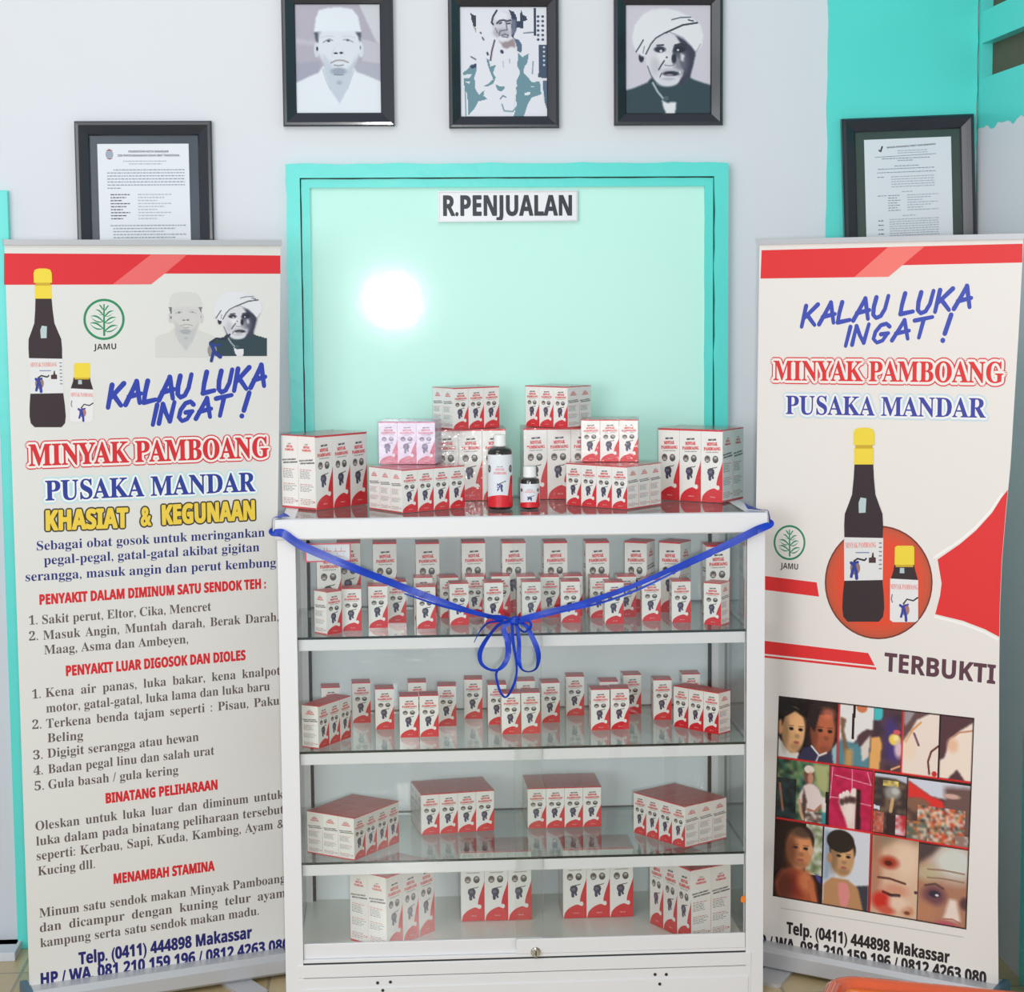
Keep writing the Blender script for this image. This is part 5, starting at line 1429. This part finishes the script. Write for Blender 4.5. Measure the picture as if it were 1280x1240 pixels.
pack('s', 3, 2, 0.1161, 0.400, ZT + hL, -45.0, 'small turned pack topping the tall pack behind the little bottle', GT)
g = 0.0009
pack('s', 4, 3, -0.3935, 0.1551, Z3 + g, 54.6, 'turned pack on the lower shelf beside the text banner, nearest the case post', GB)
pack('s', 4, 3, -0.1552, 0.3244, Z3 + g, 9.3, 'slightly turned pack on the lower shelf, second from the text banner', GB)
pack('s', 4, 3, 0.1144, 0.3470, Z3 + g, 0.9, 'straight pack on the lower shelf, second from the collage banner', GB)
pack('s', 4, 3, 0.3829, 0.1857, Z3 + g, -55.3, 'turned pack on the lower shelf beside the collage banner', GB)
pack('L', 3, 2, -0.3044, 0.1590, ZF + 0.0003, 48.1, 'turned tall pack on the case floor near the text banner', GB)
pack('L', 3, 2, -0.0539, 0.3077, ZF + 0.0003, 0.0, 'straight tall pack on the case floor, second from the text banner', GB)
pack('L', 3, 2, 0.1937, 0.3086, ZF + 0.0003, 0.0, 'straight tall pack on the case floor, second from the collage banner', GB)
pack('L', 3, 2, 0.4020, 0.1500, ZF + 0.0003, -63.5, 'turned tall pack on the case floor near the collage banner', GB)

ORD = ['first', 'second', 'third', 'fourth', 'fifth', 'sixth', 'seventh', 'eighth', 'ninth', 'tenth', 'eleventh', 'twelfth']
GU, GM, GLg = 'small cartons on the upper shelf', 'small cartons on the middle shelf', 'tall cartons along the back of the upper shelf'
front1 = [(-0.4420, 0.0940, 39.5), (-0.3883, 0.1350, 0), (-0.3284, 0.1703, 1), (-0.2173, 0.1466, 0), (-0.1399, 0.1861, 2), (-0.0589, 0.1961, 3), (0.0310, 0.1972, 0), (0.1230, 0.1925, -2), (0.2221, 0.1642, 0), (0.3145, 0.1937, -3), (0.3799, 0.1631, -1), (0.4588, 0.1181, -34.9)]
for i, (x, y, a) in enumerate(front1):
    if i == 0: lb = 'small angled carton at the text-banner end of the upper shelf'
    elif i == 11: lb = 'small angled carton at the collage-banner end of the upper shelf'
    else: lb = 'small carton in the front row of the upper shelf, %s from the text banner' % ORD[i]
    carton('s', x, y, Z1 + g, a, lb, GU)
rear1 = [(-0.2841, 0.2338, 0), (-0.2201, 0.2959, 0), (-0.1615, 0.2895, 8), (-0.0967, 0.3000, 0), (-0.0351, 0.2980, 0), (0.0251, 0.2860, 0), (0.0807, 0.2735, 0), (0.1373, 0.2787, 0), (0.1968, 0.2517, 0), (0.2629, 0.2560, 0)]
for i, (x, y, a) in enumerate(rear1):
    carton('s', x, y, Z1 + g, a, 'small carton in the second row of the upper shelf, %s from the text banner' % ORD[i], GU)
tall1 = [(-0.4437, 0.3044, 0), (-0.3982, 0.4073, 0), (-0.3107, 0.3852, 0), (-0.2077, 0.3728, 0), (-0.0963, 0.3721, 0), (0.0008, 0.3609, 0), (0.1009, 0.3491, 0), (0.2012, 0.3377, 0), (0.3060, 0.3240, -28), (0.3900, 0.3080, -36), (0.4769, 0.2338, 0)]
for i, (x, y, a) in enumerate(tall1):
    carton('L', x, y, Z1 + g, a, 'tall carton at the back of the upper shelf, %s from the text banner' % ORD[i], GLg)
def along(cx, cy, yaw, k, gap=0.0):
    c, s = math.cos(R(yaw)), math.sin(R(yaw))
    return cx + c * k, cy + s * k
for k, nm in ((-1, 'nearest'), (0, 'middle'), (1, 'rearmost')):
    x, y = along(-0.4510, 0.1312, 57.9, k * 0.0456)
    carton('s', x, y, Z2 + g, 57.9, '%s of three angled cartons on the middle shelf beside the text banner' % nm, GM)
for k, nm in ((1, 'nearest'), (0, 'middle'), (-1, 'rearmost')):
    x, y = along(0.4349, 0.1815, -47.5, k * 0.0456)
    carton('s', x, y, Z2 + g, -47.5, '%s of three angled cartons on the middle shelf beside the collage banner' % nm, GM)
front2 = [(-0.2592, 0.1813), (-0.2126, 0.1851), (-0.0197, 0.1913), (0.0268, 0.1953), (0.1939, 0.2130), (0.2412, 0.2185)]
mid2 = [(-0.4459, 0.3050), (-0.3169, 0.2740), (-0.1663, 0.2942), (-0.0459, 0.2998), (0.0829, 0.3083), (0.2254, 0.3082), (0.3572, 0.3129)]
back2 = [(-0.3730, 0.3516), (-0.2373, 0.3467), (-0.0994, 0.3693), (0.0261, 0.3379), (0.1509, 0.3807), (0.2909, 0.3850), (0.4364, 0.3794)]
PAIR = ['first pair, its half toward the text banner', 'first pair, its half toward the collage banner', 'second pair, its half toward the text banner', 'second pair, its half toward the collage banner', 'third pair, its half toward the text banner', 'third pair, its half toward the collage banner']
for i, (x, y) in enumerate(front2):
    carton('s', x, y, Z2 + g, rng.uniform(-2, 2) * 0, 'carton of the front row, middle shelf, %s' % PAIR[i], GM)
for i, (x, y) in enumerate(mid2):
    carton('s', x, y, Z2 + g, (3, 2, -2, 0, 2, 0, -2)[i], 'carton in the second row of the middle shelf, %s from the text banner' % ORD[i], GM)
for i, (x, y) in enumerate(back2):
    carton('s', x, y, Z2 + g, (2, 0, -3, 0, -2, 2, 0)[i], 'carton in the back row of the middle shelf, %s from the text banner' % ORD[i], GM)
for k in proto: bpy.data.objects.remove(proto[k])

# ================================================================== bottles on the case
def bottle(px, py, r, h, label, big):
    p = at_z(px, py, ZT)
    t = thing('medicine_bottle', (p.x, p.y, ZT), label, 'bottle', 'sample bottles on top of the case')
    hb = h * (.84 if big else .735)
    mb = MB()
    mb.lathe([(0.001, 0.0), (r * .86, 0.0), (r * .97, 0.0025), (r, 0.006), (r, hb * .90), (r * .975, hb * .935), (r * .90, hb * .965), (r * .74, hb * .988), (r * .56, hb * 1.0), (r * .46, hb * 1.01), (r * .44, hb * 1.04), (0.001, hb * 1.04)], (0, 0, 0), 40)
    mb.build('glass_body', M['bottle'], t, local=True)
    mb = MB()
    rc = r * (.50 if big else .68)
    z0 = hb * 1.008
    prof = []
    mb.lathe([(0.001, z0), (rc * 1.02, z0), (rc * 1.02, z0 + (h - z0) * .18), (rc * .98, z0 + (h - z0) * .20), (rc * .98, h - .0015), (rc * .92, h), (0.001, h)], (0, 0, 0), 36)
    mb.build('screw_cap', M['white_cap'], t, local=True)
    # paper label wrapped round the body
    z0l, z1l = hb * (.045 if big else .06), hb * (.885 if big else .82)
    rl = r + 0.0004
    mb = MB()
    a = np.linspace(0, 2 * PI, 65)
    mb.loft([[(rl * math.cos(t_), rl * math.sin(t_), z) for t_ in a[:-1]] for z in (z0l, z1l)], caps=False, smooth=True)
    lab = mb.build('paper_label', M['paper'], t, local=True)
    art = Art()
    W2, HL = 2 * PI * r, z1l - z0l
    yaw = math.atan2(CAM.x - p.x, -(CAM.y - p.y))          # the printed front looks into the room
    Y = lambda f: z0l + (1 - f) * HL
    def strip(f0, f1, x0, x1, c, l):
        n_ = max(2, int(abs(x1 - x0) / 0.002))
        xs = np.linspace(x0, x1, n_ + 1)
        for i in range(n_): art.poly([(xs[i], Y(f1(xs[i]))), (xs[i + 1], Y(f1(xs[i + 1]))), (xs[i + 1], Y(f0(xs[i + 1]))), (xs[i], Y(f0(xs[i])))], c, l)
    rr = r
    strip(lambda x: .80 - .035 * math.cos(x / rr * 1.6), lambda x: 1.0, -W2 * .5, W2 * .5, CR, 0)
    strip(lambda x: max(.40, .80 - .5 * max(0, (x - rr * .62)) / (rr * .4)), lambda x: .86, rr * .62, rr * 1.3, CR, 0)
    art.text('MINYAK', 'serif', (-rr * .38, Y(.30)), (rr * .34, Y(.30)), HL * .045, TR, 1)
    art.text('PAMBOANG', 'serif', (-rr * .55, Y(.37)), (rr * .52, Y(.37)), HL * .048, TR, 1)
    art.text('OBAT LUAR', 'sans', (-rr * .25, Y(.235)), (rr * .22, Y(.235)), HL * .018, KK, 1)
    B_ = rgb(34, 42, 110)
    art.ellipse(-rr * .02, Y(.60), rr * .24, HL * .05, B_, 1, 16)
    art.stroke([(-rr * .2, Y(.56)), (rr * .05, Y(.585)), (rr * .12, Y(.66)), (rr * .14, Y(.69))], rr * .13, B_, 2); art.stroke([(-rr * .05, Y(.60)), (-rr * .2, Y(.67))], rr * .12, B_, 2)
    art.stroke([(-rr * .05, Y(.545)), (rr * .2, Y(.525)), (rr * .45, Y(.50))], rr * .06, rgb(30, 34, 50), 2)
    for x_ in (-rr * 1.02, rr * .98):
        art.ellipse(x_, Y(.27), rr * .20, HL * .075, rgb(60, 62, 64), 1, 16); art.ellipse(x_, Y(.265), rr * .10, HL * .04, rgb(140, 126, 118), 2, 12)
    if not big:
        pass
    def wrap(pts, off):
        ang = pts[:, 0] / r - PI / 2 + yaw
        return np.stack([(rl + off) * np.cos(ang), (rl + off) * np.sin(ang), pts[:, 1]], 1)
    art.build('label_print', M['carton'], wrap, lab, 0.00012, local=True)
    return t
bottle(625.5, 636, 0.0285, 0.172, 'big dark medicine bottle with white cap on the front of the case top', True)
bottle(662.5, 635.5, 0.0222, 0.098, 'little dark medicine bottle with white cap beside the bigger bottle', False)

# ================================================================== sign card inside the case
pa, pb = at_y(381.5, 703, 0.0178), at_y(438.5, 678.5, 0.0178)
cd = thing('sign_card', ((pa.x + pb.x) / 2, 0.0178, pa.z), 'white card with pink border and flowing red script inside the case door', 'sign card')
mb = MB(); mb.box(pa.x, pb.x, 0.0178, 0.0190, pa.z, pb.z); mb.build('card', M['paper'], cd)
cpl = wall_plane(0.0178)
art = Art()
PK = rgb(226, 92, 112)
bt = 0.0032
for x0, x1, z0, z1 in ((pa.x, pb.x, pb.z - bt, pb.z), (pa.x, pb.x, pa.z, pa.z + bt), (pa.x, pa.x + bt, pa.z + bt, pb.z - bt), (pb.x - bt, pb.x, pa.z + bt, pb.z - bt)):
    art.poly([(x0, z0), (x1, z0), (x1, z1), (x0, z1)], PK, 0)
S = rgb(214, 96, 110)
wd, ht = pb.x - pa.x, pb.z - pa.z
for x0, x1, y, k in ((.10, .32, .56, 3), (.36, .58, .58, 4), (.62, .88, .56, 4)):
    pts = [(pa.x + wd * (x0 + (x1 - x0) * i / 20), pa.z + ht * (y + .05 * math.sin(i * k * .7) * (1 if i % 3 else .3))) for i in range(21)]
    art.stroke(pts, 0.0013, S, 0)
for x in (.20, .41, .47, .66, .78): art.stroke([(pa.x + wd * x, pa.z + ht * .58), (pa.x + wd * (x + .015), pa.z + ht * .76)], 0.0012, S, 0)
for x in (.15, .30, .53, .70, .84): art.ellipse(pa.x + wd * x, pa.z + ht * .46, .0009, .0009, S, 0, 8)
art.stroke([(pa.x + wd * .45, pa.z + ht * .30), (pa.x + wd * .86, pa.z + ht * .30)], 0.0008, rgb(226, 160, 170), 0)
art.build('script', M['ink'], cpl.map, cd)

# ================================================================== ribbon
rib = thing('ribbon', (0, -0.012, ZT - 0.06), 'blue satin ribbon draped across the display case and tied in a bow', 'ribbon')
def band(name, pts, width, parent=rib, twist=None, thick=0.0005, sub=8):
    """pts: 3D centre line; twist: angle of the flat side per point, 0 faces the room"""
    P = [Vector(p) for p in pts]
    twist = twist or [0.0] * len(P)
    width = width if isinstance(width, (list, tuple)) else [width] * len(P)
    fine, tw, ww = [], [], []
    for i in range(len(P) - 1):
        p0, p1, p2, p3 = P[max(i - 1, 0)], P[i], P[i + 1], P[min(i + 2, len(P) - 1)]
        for s in range(sub):
            t = s / sub
            fine.append(0.5 * ((2 * p1) + (p2 - p0) * t + (2 * p0 - 5 * p1 + 4 * p2 - p3) * t * t + (3 * p1 - p0 - 3 * p2 + p3) * t ** 3))
            tw.append(twist[i] + (twist[i + 1] - twist[i]) * t); ww.append(width[i] + (width[i + 1] - width[i]) * t)
    fine.append(P[-1]); tw.append(twist[-1]); ww.append(width[-1])
    rings = []
    for i, p in enumerate(fine):
        t = (fine[min(i + 1, len(fine) - 1)] - fine[max(i - 1, 0)]).normalized()
        out = Vector((0, -1, 0)); out = (out - t * out.dot(t))
        out = out.normalized() if out.length > 1e-4 else Vector((0, 0, 1))
        side = t.cross(out).normalized()
        a = side * math.cos(tw[i]) + out * math.sin(tw[i])
        n_ = t.cross(a).normalized()
        w = ww[i] / 2
        rings.append([p - a * w - n_ * thick, p + n_ * thick * 1.6, p + a * w - n_ * thick, p - n_ * thick * .2 - n_ * thick])
    mb = MB(); mb.loft(rings, smooth=False)
    return mb.build(name, M['ribbon'], parent)
RY = -0.013
def rp(px, py, y=RY): return at_y(px, py, y)
S0 = at_y(346, 668, -0.006)
drl = [(-0.528, 0.040, ZT + 0.0075), (-0.5440, 0.020, ZT + 0.0056), (-0.5568, 0.014, ZT + 0.0036), (-0.5602, 0.009, ZT - 0.005), (-0.5604, 0.001, ZT - 0.020), (-0.5585, -0.0110, ZT - 0.027), tuple(rp(354, 667, -0.0135))]
left = drl + [tuple(rp(x, y, yy)) for x, y, yy in ((375, 681, -0.0125), (420, 701, -0.0125), (470, 721, -0.012), (530, 744, -0.012), (590, 765, -0.013), (630, 774, -0.015))]
band('drape', left, [.020, .019, .017, .014, .014, .016, .0185, .0190, .0180, .0165, .0155, .0110, .0085], twist=[2.1, 1.7, 1.57, 1.57, 1.45, .6, .15, .2, .15, .4, .1, .35, .5])
right = [tuple(rp(x, y, yy)) for x, y, yy in ((642, 776, -0.015), (680, 767, -0.013), (730, 754, -0.012), (790, 733, -0.012), (850, 707, -0.012), (905, 683, -0.0125), (945, 663, -0.0135))] + [(0.5585, -0.0110, ZT - 0.0265), (0.5604, 0.001, ZT - 0.019), (0.5602, 0.009, ZT - 0.005), (0.5568, 0.014, ZT + 0.0036), (0.5425, 0.020, ZT + 0.0046), (0.514, 0.046, ZT + 0.0110)]
band('drape', right, [.0100, .0155, .0140, .0115, .0120, .0165, .0180, .016, .014, .014, .016, .019, .024], twist=[.5, .2, .3, .5, .35, .15, .15, .6, 1.45, 1.57, 1.57, 1.45, 1.0])
band('drape', [tuple(rp(x, y, yy)) for x, y, yy in ((645, 779, -0.016), (700, 765, -0.015), (750, 754, -0.0145), (800, 736, -0.0145), (850, 712, -0.0145), (890, 694, -0.013))], [.006, .006, .0055, .0055, .005, .004], twist=[.6, .4, .7, .5, .6, .5])
band('drape', [tuple(rp(x, y, yy)) for x, y, yy in ((505, 742, -0.014), (550, 757, -0.015), (600, 769, -0.016), (628, 776, -0.017))], [.003, .006, .006, .006], twist=[.6, .7, .5, .6])
C8 = lambda pts, off=0.0: [tuple(at_y(580 + x / 8.858, 740 + y / 8.858, -0.018 + yy + off)) for x, y, yy in pts]
band('bow_loop', C8([(520, 320, 0), (400, 350, -.006), (310, 440, -.012), (220, 570, -.014), (175, 680, -.014), (190, 790, -.012), (270, 855, -.010), (370, 865, -.008), (450, 800, -.006), (490, 680, -.004), (480, 540, -.003), (440, 400, 0), (520, 330, 0)]), [.008, .008, .009, .010, .011, .010, .0085, .0085, .011, .013, .013, .012, .008], twist=[.3, .4, .6, .2, .1, .7, 1.0, 1.0, .5, .1, 0, .2, .4])
band('bow_loop', C8([(600, 330, 0), (690, 380, -.006), (740, 470, -.010), (800, 600, -.013), (825, 720, -.013), (800, 840, -.011), (720, 880, -.009), (640, 850, -.007), (605, 740, -.005), (612, 580, -.004), (600, 450, -.002), (580, 340, 0)]), [.008, .009, .011, .012, .011, .009, .0085, .0085, .012, .010, .010, .008], twist=[.4, .2, .1, 0, .2, .8, 1.0, .9, .2, .5, .3, .4])
band('bow_loop', C8([(610, 335, -.004), (680, 318, -.010), (735, 340, -.012), (730, 400, -.010), (670, 440, -.007), (610, 400, -.003), (585, 350, 0)]), .0075, twist=[.4, .9, .8, .3, .7, .8, .4])
band('bow_loop', C8([(530, 340, .001), (545, 560, -.004), (575, 760, -.006), (580, 900, -.007), (545, 1040, -.008), (470, 1160, -.008), (410, 1120, -.008), (370, 1000, -.007), (362, 890, -.006), (430, 800, -.004), (500, 650, -.002), (515, 450, 0)]), [.008, .008, .0065, .0065, .0065, .006, .006, .0065, .006, .006, .006, .006], twist=[.4, .3, .7, .6, .2, .6, .4, .5, .6, .4, .2, .3])
band('tail', C8([(540, 310, -.004), (420, 275, -.007), (300, 270, -.008), (250, 285, -.008)]), [.008, .008, .008, .007], twist=[.5, .2, .4, .5])
band('tail', C8([(420, 320, -.003), (280, 335, -.007), (210, 390, -.010), (160, 460, -.011), (110, 560, -.011)]), [.006, .006, .005, .0035, .002], twist=[.6, .4, .5, .7, .6])
mb = MB()
kc = at_y(580 + 560 / 8.858, 740 + 318 / 8.858, -0.019)
for k in range(3):
    rings = []
    for i in range(9):
        t = -1 + 2 * i / 8
        r_ = 0.0062 * math.sqrt(max(0.02, 1 - t * t)) + 0.0006
        rings.append([(kc.x + t * 0.011, kc.y + r_ * 0.75 * math.cos(2 * PI * j / 12), kc.z + (k - 1) * .0035 + (k - 1) * t * .002 + r_ * math.sin(2 * PI * j / 12)) for j in range(12)])
    mb.loft(rings, smooth=True)
mb.build('knot', M['ribbon'], rib)

# ================================================================== the amber seat in front
SZ = 0.42
c0, c1 = at_z(1036, 1214, SZ), at_z(1280, 1237, SZ)
d = (c1 - c0); d.z = 0
ang = math.atan2(d.y, d.x)
seat = thing('stool', (c0.x, c0.y, 0), 'glossy amber lacquered stool with rounded corners in front of the collage banner', 'stool', None, ang)
LW, LD, RC_ = 0.62, 0.44, 0.055
def rr_ring(inset, z, r=RC_):
    pts = []
    x0, x1, y0, y1 = inset, LW - inset, -LD + inset, -inset
    r = max(0.004, r - inset)
    for cx, cy, a0 in ((x1 - r, y1 - r, 0), (x0 + r, y1 - r, PI / 2), (x0 + r, y0 + r, PI), (x1 - r, y0 + r, 1.5 * PI)):
        for i in range(9):
            a = a0 + i / 8 * PI / 2
            pts.append((cx + r * math.cos(a), cy + r * math.sin(a), z))
    return pts
mb = MB()
mb.loft([rr_ring(0.012, SZ - 0.062), rr_ring(0.003, SZ - 0.054), rr_ring(0.0, SZ - 0.040), rr_ring(0.0, SZ - 0.016), rr_ring(0.004, SZ - 0.005), rr_ring(0.013, SZ), rr_ring(0.022, SZ - 0.001), rr_ring(0.028, SZ - 0.008), rr_ring(0.030, SZ - 0.020)], caps=True, smooth=True)
mb.build('seat_rim', M['orange'], seat, local=True)
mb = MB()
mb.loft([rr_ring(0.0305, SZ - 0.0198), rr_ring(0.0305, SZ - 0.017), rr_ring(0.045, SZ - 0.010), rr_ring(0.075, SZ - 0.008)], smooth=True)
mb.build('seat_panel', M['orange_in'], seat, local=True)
for lx_, ly_ in ((0.06, -0.06), (LW - 0.06, -0.06), (0.06, -LD + 0.06), (LW - 0.06, -LD + 0.06)):
    mb = MB()
    sx_, sy_ = (-1 if lx_ < .3 else 1), (-1 if ly_ < -.2 else 1)
    mb.loft([[(lx_ + sx_ * .02 * (1 - z / SZ) + r_ * math.cos(2 * PI * i / 16), ly_ + sy_ * .02 * (1 - z / SZ) + r_ * math.sin(2 * PI * i / 16), z) for i in range(16)] for z, r_ in ((0, .016), (.1, .017), (SZ - .0625, .024))], smooth=True)
    mb.build('leg', M['orange'], seat, local=True)
